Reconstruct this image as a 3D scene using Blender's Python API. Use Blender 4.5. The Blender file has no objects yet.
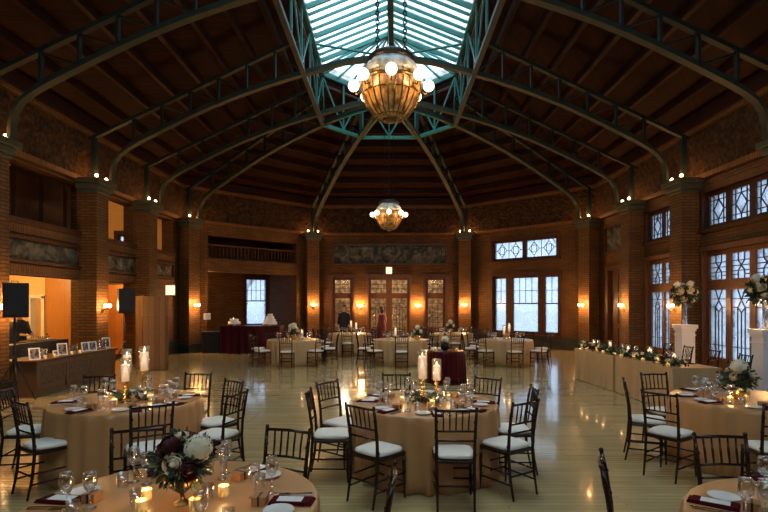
import bpy, math, random
from mathutils import Vector, Matrix, Euler
random.seed(7)
PI = math.pi
scene = bpy.context.scene
COL = scene.collection
H = 1.87            # eye height of the photographer
F = 512.0           # focal length in pixels
VX, VY = 389.0, 303.0

# ------------------------------------------------------------------ materials
MATS = {}
def newmat(name):
    m = bpy.data.materials.new(name); m.use_nodes = True
    nt = m.node_tree; nt.nodes.clear()
    out = nt.nodes.new('ShaderNodeOutputMaterial')
    return m, nt, out
def N(nt, t, **kw):
    n = nt.nodes.new(t)
    for k, v in kw.items():
        if k in n.inputs: n.inputs[k].default_value = v
        else: setattr(n, k, v)
    return n
def L(nt, a, b): nt.links.new(a, b)
def c4(c): return (c[0], c[1], c[2], 1.0)
def pri(name, col, rough=.5, metal=0, spec=.4, noise=.15, nscale=8, bump=0, bscale=60, stretch=(1,1,1), coat=0, sheen=0):
    if name in MATS: return MATS[name]
    m, nt, out = newmat(name)
    b = N(nt, 'ShaderNodeBsdfPrincipled')
    b.inputs['Roughness'].default_value = rough
    b.inputs['Metallic'].default_value = metal
    b.inputs['Specular IOR Level'].default_value = spec
    b.inputs['Coat Weight'].default_value = coat
    b.inputs['Sheen Weight'].default_value = sheen
    tc = N(nt, 'ShaderNodeTexCoord'); mp = N(nt, 'ShaderNodeMapping')
    mp.inputs['Scale'].default_value = stretch
    L(nt, tc.outputs['Object'], mp.inputs['Vector'])
    nz = N(nt, 'ShaderNodeTexNoise', Scale=nscale, Detail=4.0)
    L(nt, mp.outputs[0], nz.inputs['Vector'])
    cr = N(nt, 'ShaderNodeValToRGB')
    cr.color_ramp.elements[0].position = .3; cr.color_ramp.elements[1].position = .7
    cr.color_ramp.elements[0].color = c4([max(0, x*(1-noise)) for x in col])
    cr.color_ramp.elements[1].color = c4([min(1, x*(1+noise)) for x in col])
    L(nt, nz.outputs['Fac'], cr.inputs[0]); L(nt, cr.outputs[0], b.inputs['Base Color'])
    if bump:
        n2 = N(nt, 'ShaderNodeTexNoise', Scale=bscale, Detail=3.0)
        L(nt, mp.outputs[0], n2.inputs['Vector'])
        bp = N(nt, 'ShaderNodeBump', Strength=bump, Distance=.01)
        L(nt, n2.outputs['Fac'], bp.inputs['Height']); L(nt, bp.outputs[0], b.inputs['Normal'])
    L(nt, b.outputs[0], out.inputs[0]); MATS[name] = m
    return m
def emis(name, col, s):
    m, nt, out = newmat(name)
    e = N(nt, 'ShaderNodeEmission', Color=c4(col), Strength=s)
    L(nt, e.outputs[0], out.inputs[0]); MATS[name] = m
    return m
def brick(name, c1, c2, mortar, scale=1.0, vertical=False):
    m, nt, out = newmat(name)
    b = N(nt, 'ShaderNodeBsdfPrincipled', Roughness=.7)
    b.inputs['Specular IOR Level'].default_value = .18
    tc = N(nt, 'ShaderNodeTexCoord'); sp = N(nt, 'ShaderNodeSeparateXYZ'); cb = N(nt, 'ShaderNodeCombineXYZ')
    ad = N(nt, 'ShaderNodeMath', operation='ADD')
    L(nt, tc.outputs['Object'], sp.inputs[0])
    L(nt, sp.outputs[0], ad.inputs[0]); L(nt, sp.outputs[1], ad.inputs[1])
    if vertical: L(nt, sp.outputs[2], cb.inputs[0]); L(nt, ad.outputs[0], cb.inputs[1])
    else: L(nt, ad.outputs[0], cb.inputs[0]); L(nt, sp.outputs[2], cb.inputs[1])
    br = N(nt, 'ShaderNodeTexBrick', Scale=scale, Color1=c4(c1), Color2=c4(c2), Mortar=c4(mortar))
    br.inputs['Mortar Size'].default_value = .012
    br.inputs['Brick Width'].default_value = .30
    br.inputs['Row Height'].default_value = .075
    br.inputs['Bias'].default_value = 0
    L(nt, cb.outputs[0], br.inputs['Vector'])
    nz = N(nt, 'ShaderNodeTexNoise', Scale=1.3, Detail=5.0)
    L(nt, tc.outputs['Object'], nz.inputs['Vector'])
    mr = N(nt, 'ShaderNodeMapRange'); mr.inputs['To Min'].default_value = .55; mr.inputs['To Max'].default_value = 1.35
    L(nt, nz.outputs['Fac'], mr.inputs[0])
    vm = N(nt, 'ShaderNodeVectorMath', operation='SCALE')
    L(nt, br.outputs['Color'], vm.inputs[0]); L(nt, mr.outputs[0], vm.inputs['Scale'])
    L(nt, vm.outputs[0], b.inputs['Base Color'])
    bp = N(nt, 'ShaderNodeBump', Strength=.6, Distance=.012); bp.invert = True
    L(nt, br.outputs['Fac'], bp.inputs['Height']); L(nt, bp.outputs[0], b.inputs['Normal'])
    L(nt, b.outputs[0], out.inputs[0]); MATS[name] = m
    return m
def boards(name, c1, c2, gap, axis='x', width=.09, length=2.0, rough=.5, coat=0, spec=.5):
    """planks: axis = the long direction; for vertical surfaces use 'z'"""
    m, nt, out = newmat(name)
    b = N(nt, 'ShaderNodeBsdfPrincipled', Roughness=rough)
    b.inputs['Coat Weight'].default_value = coat; b.inputs['Coat Roughness'].default_value = .05
    b.inputs['Specular IOR Level'].default_value = spec
    tc = N(nt, 'ShaderNodeTexCoord'); sp = N(nt, 'ShaderNodeSeparateXYZ'); cb = N(nt, 'ShaderNodeCombineXYZ')
    L(nt, tc.outputs['Object'], sp.inputs[0])
    if axis == 'x': L(nt, sp.outputs[0], cb.inputs[0]); L(nt, sp.outputs[1], cb.inputs[1])
    elif axis == 'y': L(nt, sp.outputs[1], cb.inputs[0]); L(nt, sp.outputs[0], cb.inputs[1])
    else:
        ad = N(nt, 'ShaderNodeMath', operation='ADD')
        L(nt, sp.outputs[0], ad.inputs[0]); L(nt, sp.outputs[1], ad.inputs[1])
        L(nt, sp.outputs[2], cb.inputs[0]); L(nt, ad.outputs[0], cb.inputs[1])
    br = N(nt, 'ShaderNodeTexBrick', Scale=1.0, Color1=c4(c1), Color2=c4(c2), Mortar=c4(gap))
    br.inputs['Mortar Size'].default_value = .0025
    br.inputs['Brick Width'].default_value = length
    br.inputs['Row Height'].default_value = width
    L(nt, cb.outputs[0], br.inputs['Vector'])
    mp = N(nt, 'ShaderNodeMapping'); mp.inputs['Scale'].default_value = (1.2, 22, 1)
    L(nt, cb.outputs[0], mp.inputs['Vector'])
    nz = N(nt, 'ShaderNodeTexNoise', Scale=2.0, Detail=6.0)
    L(nt, mp.outputs[0], nz.inputs['Vector'])
    mr = N(nt, 'ShaderNodeMapRange'); mr.inputs['To Min'].default_value = .68; mr.inputs['To Max'].default_value = 1.3
    L(nt, nz.outputs['Fac'], mr.inputs[0])
    vm = N(nt, 'ShaderNodeVectorMath', operation='SCALE')
    L(nt, br.outputs['Color'], vm.inputs[0]); L(nt, mr.outputs[0], vm.inputs['Scale'])
    L(nt, vm.outputs[0], b.inputs['Base Color'])
    n3 = N(nt, 'ShaderNodeTexNoise', Scale=1.6, Detail=2.0)
    L(nt, tc.outputs['Object'], n3.inputs['Vector'])
    bp = N(nt, 'ShaderNodeBump', Strength=.09, Distance=.02)
    mx = N(nt, 'ShaderNodeMath', operation='SUBTRACT')
    L(nt, n3.outputs['Fac'], mx.inputs[0]); L(nt, br.outputs['Fac'], mx.inputs[1])
    L(nt, mx.outputs[0], bp.inputs['Height']); L(nt, bp.outputs[0], b.inputs['Normal'])
    L(nt, b.outputs[0], out.inputs[0]); MATS[name] = m
    return m
def glassy(name, col=(1, 1, 1), trans=.85, frost=.0, gloss=.06, rough=.03):
    m, nt, out = newmat(name)
    t = N(nt, 'ShaderNodeBsdfTransparent', Color=c4(col))
    g = N(nt, 'ShaderNodeBsdfGlossy', Color=(1, 1, 1, 1), Roughness=rough)
    last = t.outputs[0]
    if frost:
        tl = N(nt, 'ShaderNodeBsdfTranslucent', Color=c4(col))
        mx = N(nt, 'ShaderNodeMixShader'); 
        tc = N(nt, 'ShaderNodeTexCoord'); vo = N(nt, 'ShaderNodeTexNoise', Scale=5.0, Detail=5.0)
        L(nt, tc.outputs['Object'], vo.inputs['Vector'])
        mr = N(nt, 'ShaderNodeMapRange'); mr.inputs['From Min'].default_value = .3; mr.inputs['From Max'].default_value = .7
        mr.inputs['To Min'].default_value = max(0, frost-.2); mr.inputs['To Max'].default_value = min(1, frost+.2)
        L(nt, vo.outputs['Fac'], mr.inputs[0]); L(nt, mr.outputs[0], mx.inputs[0])
        L(nt, last, mx.inputs[1]); L(nt, tl.outputs[0], mx.inputs[2]); last = mx.outputs[0]
    fr = N(nt, 'ShaderNodeLayerWeight', Blend=.35)
    ml = N(nt, 'ShaderNodeMath', operation='MULTIPLY_ADD')
    L(nt, fr.outputs['Fresnel'], ml.inputs[0]); ml.inputs[1].default_value = .55; ml.inputs[2].default_value = gloss
    m2 = N(nt, 'ShaderNodeMixShader'); L(nt, ml.outputs[0], m2.inputs[0])
    L(nt, last, m2.inputs[1]); L(nt, g.outputs[0], m2.inputs[2])
    L(nt, m2.outputs[0], out.inputs[0]); MATS[name] = m
    return m
def relief(name, c1, c2, scale=3.0, rough=.6, bump=.8):
    m, nt, out = newmat(name)
    b = N(nt, 'ShaderNodeBsdfPrincipled', Roughness=rough); b.inputs['Specular IOR Level'].default_value = .2
    tc = N(nt, 'ShaderNodeTexCoord')
    nz = N(nt, 'ShaderNodeTexNoise', Scale=scale, Detail=5.0, Distortion=1.6)
    L(nt, tc.outputs['Object'], nz.inputs['Vector'])
    cr = N(nt, 'ShaderNodeValToRGB')
    cr.color_ramp.elements[0].position = .38; cr.color_ramp.elements[1].position = .66
    cr.color_ramp.elements[0].color = c4(c1); cr.color_ramp.elements[1].color = c4(c2)
    L(nt, nz.outputs['Fac'], cr.inputs[0]); L(nt, cr.outputs[0], b.inputs['Base Color'])
    vo = N(nt, 'ShaderNodeTexVoronoi', Scale=scale*2.2)
    L(nt, tc.outputs['Object'], vo.inputs['Vector'])
    bp = N(nt, 'ShaderNodeBump', Strength=bump, Distance=.05)
    L(nt, vo.outputs['Distance'], bp.inputs['Height']); L(nt, bp.outputs[0], b.inputs['Normal'])
    L(nt, b.outputs[0], out.inputs[0]); MATS[name] = m
    return m
def lampglass(name, c1, c2, e1, scale):
    """glowing leaded amber glass, panes of slightly different amber"""
    m, nt, out = newmat(name)
    b = N(nt, 'ShaderNodeBsdfPrincipled', Roughness=.22)
    tc = N(nt, 'ShaderNodeTexCoord')
    nz = N(nt, 'ShaderNodeTexNoise', Scale=scale, Detail=3.0)
    mp = N(nt, 'ShaderNodeMapping'); mp.inputs['Scale'].default_value = (1, 1, .35)
    L(nt, tc.outputs['Object'], mp.inputs['Vector']); L(nt, mp.outputs[0], nz.inputs['Vector'])
    cr = N(nt, 'ShaderNodeValToRGB')
    cr.color_ramp.elements[0].position = .35; cr.color_ramp.elements[1].position = .7
    cr.color_ramp.elements[0].color = c4(c1); cr.color_ramp.elements[1].color = c4(c2)
    L(nt, nz.outputs['Fac'], cr.inputs[0]); L(nt, cr.outputs[0], b.inputs['Base Color'])
    L(nt, cr.outputs[0], b.inputs['Emission Color']); b.inputs['Emission Strength'].default_value = e1
    L(nt, b.outputs[0], out.inputs[0]); MATS[name] = m
    return m

M_BRICK = brick('brick', (.132, .062, .017), (.083, .037, .011), (.055, .026, .009))
M_BRICKC = brick('brick_column', (.155, .075, .022), (.105, .048, .015), (.060, .029, .010))
M_BRICKV = brick('brick_soldier_course', (.17, .08, .026), (.12, .054, .018), (.07, .034, .013), vertical=True)
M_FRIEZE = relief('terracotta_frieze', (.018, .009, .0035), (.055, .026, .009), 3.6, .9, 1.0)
M_MURAL = relief('relief_mural', (.018, .024, .02), (.14, .13, .10), 2.6, .45, .8)
M_FLOOR = boards('maple_floor', (.52, .405, .20), (.41, .31, .145), (.20, .15, .065), 'x', .08, 2.2, .15, .4, .55)
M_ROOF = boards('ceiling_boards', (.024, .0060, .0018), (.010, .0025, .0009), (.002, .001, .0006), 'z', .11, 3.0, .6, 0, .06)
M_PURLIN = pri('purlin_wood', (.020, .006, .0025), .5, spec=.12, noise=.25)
M_DWOOD = pri('dark_oak', (.055, .021, .009), .4, spec=.3, noise=.3, nscale=4, stretch=(6, 6, 1))
M_GREEN_SHADED = pri('shaded_green_painted_steel', (.010, .018, .014), .5, noise=.18, nscale=3, spec=.2)  # same rib steel, shade of the upper members painted in as darker green
M_FRAME = pri('door_oak', (.11, .045, .017), .4, noise=.3, nscale=4, stretch=(6, 6, 1), spec=.3)
M_GREEN = pri('green_painted_steel', (.020, .029, .018), .5, spec=.25, noise=.18, nscale=3)
M_TEAL = pri('teal_painted_steel', (.025, .17, .15), .35, noise=.15, nscale=3)
M_CAP = pri('capital_green', (.05, .055, .032), .5, noise=.2)
M_CHAIR = pri('mahogany_lacquer', (.020, .007, .005), .25, noise=.2, spec=.4)
M_CUSH = pri('ivory_cushion', (.82, .77, .69), .75, noise=.04, bump=.1)
def satin(name, col, spec=.5):
    m = pri(name, col, .36, spec=spec, noise=.10, nscale=3, bump=.15, bscale=14, stretch=(1, 1, .15), sheen=0)
    return m
M_CLOTH = satin('champagne_satin', (.50, .255, .10))
M_CLOTH2 = satin('cream_satin', (.50, .33, .16))
M_BURG = satin('burgundy_satin', (.050, .003, .006), .15)
M_NAPK = pri('burgundy_linen', (.075, .005, .009), .9, noise=.15, bump=.2, spec=.08)
M_WHITE = pri('white_card', (.78, .77, .74), .6, noise=.03)
M_CHINA = pri('white_china', (.75, .73, .69), .15, noise=.02)
M_KRAFT = pri('kraft_box', (.42, .21, .085), .6, noise=.1)
M_RIB = pri('dark_ribbon', (.03, .015, .012), .4)
M_SILV = pri('silver_plate', (.75, .73, .70), .16, 1.0, noise=.05)
M_GOLD = pri('gold_mercury_glass', (.75, .50, .18), .25, 1.0, noise=.35, nscale=30, bump=.3, bscale=90)
M_BRASS = pri('aged_brass', (.20, .125, .05), .35, 1.0)
M_IRON = pri('black_iron', (.02, .018, .016), .45, .6)
M_GLASS = glassy('clear_glass', (.97, .97, .97), .9, 0, .14, .03)
M_SLEEVE = glassy('candle_sleeve_glass', (.98, .98, .98), .9, 0, .02, .05)
M_PANE = glassy('window_glass', (.60, .64, .70), .8, .38, .02, .1)
M_SKY = glassy('skylight_glass', (.68, .82, .87), .8, .35, .0, .2)
M_LEAD = pri('window_leading', (.018, .018, .02), .5)
M_PLASTIC = pri('black_plastic', (.012, .012, .014), .5)
M_GRILLE = pri('speaker_grille', (.022, .022, .024), .6, .3, bump=.6, bscale=300)
M_BARN = boards('weathered_planks', (.20, .115, .055), (.12, .065, .03), (.03, .018, .01), 'z', .14, 3.0, .6, 0, .2)
M_PLY = boards('orange_varnished_wood', (.42, .18, .042), (.33, .13, .03), (.18, .07, .02), 'z', .5, 3.0, .35)
M_CABW = boards('cabinet_oak', (.11, .06, .026), (.08, .043, .018), (.06, .03, .015), 'x', .2, 2.0, .5)
M_CABP = pri('carved_dark_panel', (.07, .045, .03), .5, noise=.5, nscale=14, bump=.9, bscale=30)
M_PLASTER = pri('yellow_plaster', (.72, .50, .24), .8, noise=.05)
M_WAX = None
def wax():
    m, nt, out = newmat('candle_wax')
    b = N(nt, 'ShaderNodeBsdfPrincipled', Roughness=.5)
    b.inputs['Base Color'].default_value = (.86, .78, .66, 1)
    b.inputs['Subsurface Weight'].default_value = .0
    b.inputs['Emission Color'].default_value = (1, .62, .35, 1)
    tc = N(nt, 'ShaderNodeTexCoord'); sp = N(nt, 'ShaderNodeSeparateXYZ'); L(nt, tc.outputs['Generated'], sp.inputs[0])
    mr = N(nt, 'ShaderNodeMapRange'); mr.inputs['To Min'].default_value = .16; mr.inputs['To Max'].default_value = .7  # flame's glow in the wax painted as emission, stronger towards the top
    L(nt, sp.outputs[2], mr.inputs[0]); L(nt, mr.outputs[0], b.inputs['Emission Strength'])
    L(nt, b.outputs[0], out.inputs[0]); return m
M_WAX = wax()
M_FLAME = emis('flame', (1, .72, .35), 12)
M_BULB = emis('warm_globe', (1, .70, .42), 7)
M_CAPB = emis('cap_bulb', (1, .60, .30), 9)
M_GLOBE = emis('chandelier_globe', (1, .80, .56), 2.6)
M_VGLOW = lampglass('lit_votive_glass', (.40, .20, .04), (.95, .62, .20), .22, 60)
M_AMBER = lampglass('amber_leaded_glass', (.14, .055, .01), (.60, .34, .10), .12, 16)
M_TOPG = lampglass('pale_crown_glass', (.14, .17, .17), (.42, .47, .46), .05, 9)
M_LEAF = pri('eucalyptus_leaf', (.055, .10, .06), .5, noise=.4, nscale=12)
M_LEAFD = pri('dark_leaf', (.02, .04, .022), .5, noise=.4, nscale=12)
M_ROSEW = pri('cream_rose', (.90, .76, .52), .7, noise=.08)
M_ROSEB = pri('blush_rose', (.78, .50, .32), .7, noise=.08)
M_ROSED = pri('burgundy_dahlia', (.085, .012, .018), .7, noise=.3)
M_HYD = pri('white_hydrangea', (.88, .82, .62), .7, noise=.06)
M_PED = pri('white_painted_wood', (.66, .67, .67), .45, noise=.03)
M_SKIN = pri('skin', (.50, .30, .20), .5, noise=.05)
M_HAIR = pri('brown_hair', (.045, .022, .012), .5)
M_SUIT = pri('dark_suit', (.012, .013, .018), .7)
M_SHIRT = pri('dark_shirt', (.015, .015, .018), .7)
M_DRESS = pri('red_dress', (.14, .012, .016), .5)
M_FOYER = pri('foyer_wall', (.30, .21, .13), .8, noise=.85, nscale=6)
M_BARK = pri('tree_bark', (.045, .035, .03), .9)
M_SNOW = pri('snowy_ground', (.55, .58, .62), .9)
M_BASE = pri('dark_marble_base', (.025, .028, .022), .3, noise=.3)
M_SIGN = emis('lit_sign_glass', (1, .70, .42), 1.1)
M_PHOTO = relief('photograph_print', (.03, .03, .035), (.45, .43, .42), 9, .3, .0)
M_ICING = pri('cake_icing', (.80, .76, .70), .5, noise=.03)

# ------------------------------------------------------------------ mesh helpers
class MB:
    def __init__(s): s.v = []; s.f = []
    def add(s, vs, fs):
        o = len(s.v); s.v += [tuple(v) for v in vs]; s.f += [tuple(i+o for i in f) for f in fs]; return s
    def box(s, x0, x1, y0, y1, z0, z1):
        vs = [(x0,y0,z0),(x1,y0,z0),(x1,y1,z0),(x0,y1,z0),(x0,y0,z1),(x1,y0,z1),(x1,y1,z1),(x0,y1,z1)]
        return s.add(vs, [(0,3,2,1),(4,5,6,7),(0,1,5,4),(1,2,6,5),(2,3,7,6),(3,0,4,7)])
    def bbox(s, cx, cy, cz, sx, sy, sz, rz=0, bev=0):
        """box centred in xy, base at cz, rotated, chamfered vertical corners"""
        hx, hy = sx/2, sy/2
        if bev: pts = [(-hx+bev,-hy),(hx-bev,-hy),(hx,-hy+bev),(hx,hy-bev),(hx-bev,hy),(-hx+bev,hy),(-hx,hy-bev),(-hx,-hy+bev)]
        else: pts = [(-hx,-hy),(hx,-hy),(hx,hy),(-hx,hy)]
        c, n = math.cos(rz), math.sin(rz)
        pts = [(cx+x*c-y*n, cy+x*n+y*c) for x, y in pts]
        return s.prism(pts, cz, cz+sz)
    def prism(s, pts, z0, z1):
        n = len(pts)
        vs = [(x,y,z0) for x,y in pts]+[(x,y,z1) for x,y in pts]
        fs = [tuple(range(n-1,-1,-1)), tuple(range(n,2*n))]
        fs += [(i,(i+1)%n,n+(i+1)%n,n+i) for i in range(n)]
        return s.add(vs, fs)
    def lathe(s, prof, seg=16, c=(0,0,0), cap=True, fn=None):
        """prof: list of (r,z)"""
        vs = []
        for r, z in prof:
            for k in range(seg):
                a = 2*PI*k/seg
                rr = fn(r, z, a) if fn else r
                vs.append((c[0]+rr*math.cos(a), c[1]+rr*math.sin(a), c[2]+z))
        fs = []
        for i in range(len(prof)-1):
            for k in range(seg):
                k2 = (k+1) % seg
                fs.append((i*seg+k, i*seg+k2, (i+1)*seg+k2, (i+1)*seg+k))
        if cap:
            fs.append(tuple(range(seg-1,-1,-1)))
            m = (len(prof)-1)*seg; fs.append(tuple(m+k for k in range(seg)))
        return s.add(vs, fs)
    def tube(s, pts, r, seg=8, r2=None):
        pts = [Vector(p) for p in pts]; n = len(pts); vs = []
        ref = None
        for i, p in enumerate(pts):
            t = (pts[min(i+1,n-1)]-pts[max(i-1,0)]).normalized()
            if ref is None:
                ref = Vector((0,0,1)) if abs(t.z) < .9 else Vector((1,0,0))
            u = t.cross(ref).normalized(); w = t.cross(u).normalized(); ref = -w if False else ref
            rr = (r if r2 is None else r+(r2-r)*i/(n-1)) if not isinstance(r, (list,tuple)) else r[i]
            for k in range(seg):
                a = 2*PI*k/seg
                vs.append(p+u*rr*math.cos(a)+w*rr*math.sin(a))
        fs = []
        for i in range(n-1):
            for k in range(seg):
                k2 = (k+1)%seg; fs.append((i*seg+k,(i+1)*seg+k,(i+1)*seg+k2,i*seg+k2))
        fs.append(tuple(range(seg))); fs.append(tuple((n-1)*seg+k for k in range(seg-1,-1,-1)))
        return s.add(vs, fs)
    def beam(s, pts, side, w, h):
        """rectangular section swept along pts; side = horizontal normal of the plane"""
        pts = [Vector(p) for p in pts]; n = len(pts); side = Vector(side).normalized(); vs = []
        for i, p in enumerate(pts):
            t = (pts[min(i+1,n-1)]-pts[max(i-1,0)]).normalized(); u = t.cross(side).normalized()
            for a, b in ((-1,-1),(1,-1),(1,1),(-1,1)): vs.append(p+side*a*w/2+u*b*h/2)
        fs = []
        for i in range(n-1):
            for k in range(4):
                k2=(k+1)%4; fs.append((i*4+k,i*4+k2,(i+1)*4+k2,(i+1)*4+k))
        fs.append((3,2,1,0)); m=(n-1)*4; fs.append((m,m+1,m+2,m+3))
        return s.add(vs, fs)
    def sphere(s, c, r, seg=12, rings=8, sc=(1,1,1)):
        vs=[]; fs=[]
        for i in range(1, rings):
            ph = PI*i/rings
            for k in range(seg):
                a=2*PI*k/seg
                vs.append((c[0]+r*sc[0]*math.sin(ph)*math.cos(a), c[1]+r*sc[1]*math.sin(ph)*math.sin(a), c[2]+r*sc[2]*math.cos(ph)))
        t=len(vs); vs.append((c[0],c[1],c[2]+r*sc[2])); vs.append((c[0],c[1],c[2]-r*sc[2]))
        for i in range(rings-2):
            for k in range(seg):
                k2=(k+1)%seg; fs.append((i*seg+k,(i+1)*seg+k,(i+1)*seg+k2,i*seg+k2))
        for k in range(seg):
            k2=(k+1)%seg; fs.append((t,k,k2)); fs.append((t+1,(rings-2)*seg+k2,(rings-2)*seg+k))
        return s.add(vs, fs)
    def build(s, name, mat, parent=None, smooth=False, bevel=0, loc=None, rz=0, tag=None):
        me = bpy.data.meshes.new(name); me.from_pydata(s.v, [], s.f); me.update()
        if smooth: me.polygons.foreach_set('use_smooth', [True]*len(me.polygons))
        me.materials.append(mat)
        o = bpy.data.objects.new(name, me); COL.objects.link(o)
        if parent is not None: o.parent = parent
        if loc is not None: o.location = loc
        if rz: o.rotation_euler = (0,0,rz)
        if bevel:
            b = o.modifiers.new('bevel','BEVEL'); b.width = bevel; b.segments = 2; b.limit_method='ANGLE'
        return o
def tagset(o, label=None, cat=None, group=None, kind=None):
    if label: o['label'] = label
    if cat: o['category'] = cat
    if group: o['group'] = group
    if kind: o['kind'] = kind
    return o
def empty(name, loc=(0,0,0), rz=0, label=None, cat=None, group=None, kind=None):
    o = bpy.data.objects.new(name, None); COL.objects.link(o); o.location = loc; o.rotation_euler = (0,0,rz)
    o.empty_display_size = .05
    return tagset(o, label, cat, group, kind)
def dup(root, loc, rz=0, label=None, group=None, scale=None, simple=False):
    def cp(o, par):
        c = o.copy(); COL.objects.link(c)
        if par is not None: c.parent = par
        for ch in list(o.children): cp(ch, c)
        return c
    r = cp(root, None); r.location = loc; r.rotation_euler = (0,0,rz)
    if scale: r.scale = (scale,)*3
    if label: r['label'] = label
    if group: r['group'] = group
    return r
def light(kind_name, loc, power, col, radius=.05, parent=None):
    l = bpy.data.lights.new(kind_name, 'POINT'); l.energy = power; l.color = col; l.shadow_soft_size = radius
    o = bpy.data.objects.new(kind_name, l); COL.objects.link(o); o.location = loc
    if parent is not None: o.parent = parent
    return o

# ------------------------------------------------------------------ room plan
XW = 7.9; YC4 = 19.42; YF = 23.6; XF = 3.5; YB = -4.0; ZT = 6.65
class Wall:
    def __init__(s, a, b):
        s.a = Vector(a); s.b = Vector(b); d = s.b-s.a; s.len = d.length; s.d = d.normalized()
        s.n = Vector((-s.d.y, s.d.x)); s.rz = math.atan2(s.d.y, s.d.x)   # n = outward
    def u(s, px):         # where the sight line through column px meets the wall
        t = (px-VX)/F
        # a + u d = k (t,1)
        return (t*s.a.y - s.a.x)/(s.d.x - t*s.d.y)
    def z(s, px, py):
        Y = s.a.y + s.u(px)*s.d.y
        return H + (VY-py)*Y/F
    def pt(s, u, out=0, z=0): return Vector((s.a.x+s.d.x*u+s.n.x*out, s.a.y+s.d.y*u+s.n.y*out, z))
    def loc(s): return (s.a.x, s.a.y, 0)
WL = Wall((-XW, YB), (-XW, YC4)); WFL = Wall((-XW, YC4), (-XF, YF)); WF = Wall((-XF, YF), (XF, YF))
WFR = Wall((XF, YF), (XW, YC4)); WR = Wall((XW, YC4), (XW, YB)); WB = Wall((XW, YB), (-XW, YB))

def wall_mesh(W, name, holes, mat=None, z0=0, z1=ZT, th=.4):
    us = sorted({0, W.len, *[h[0] for h in holes], *[h[1] for h in holes]})
    zs = sorted({z0, z1, *[h[2] for h in holes], *[h[3] for h in holes]})
    mb = MB()
    def inh(u, z): return any(h[0] < u < h[1] and h[2] < z < h[3] for h in holes)
    for j in range(len(zs)-1):
        i = 0
        while i < len(us)-1:
            zc = (zs[j]+zs[j+1])/2
            if inh((us[i]+us[i+1])/2, zc): i += 1; continue
            k = i
            while k+1 < len(us)-1 and not inh((us[k+1]+us[k+2])/2, zc): k += 1
            mb.box(us[i], us[k+1], 0, th, zs[j], zs[j+1]); i = k+1
    o = mb.build(name, mat or M_BRICK, loc=W.loc(), rz=W.rz); o['kind'] = 'structure'
    return o
TRIM = [0]
def trim(W, u0, u1, d0, d1, z0, z1, mat, base='trim'):
    """d>0 = into the room"""
    TRIM[0] += 1
    o = MB().box(u0, u1, -d1, -d0, z0, z1).build('%s_%d' % (base, TRIM[0]), mat, loc=W.loc(), rz=W.rz)
    o['kind'] = 'structure'; return o
WN = [0]
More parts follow.
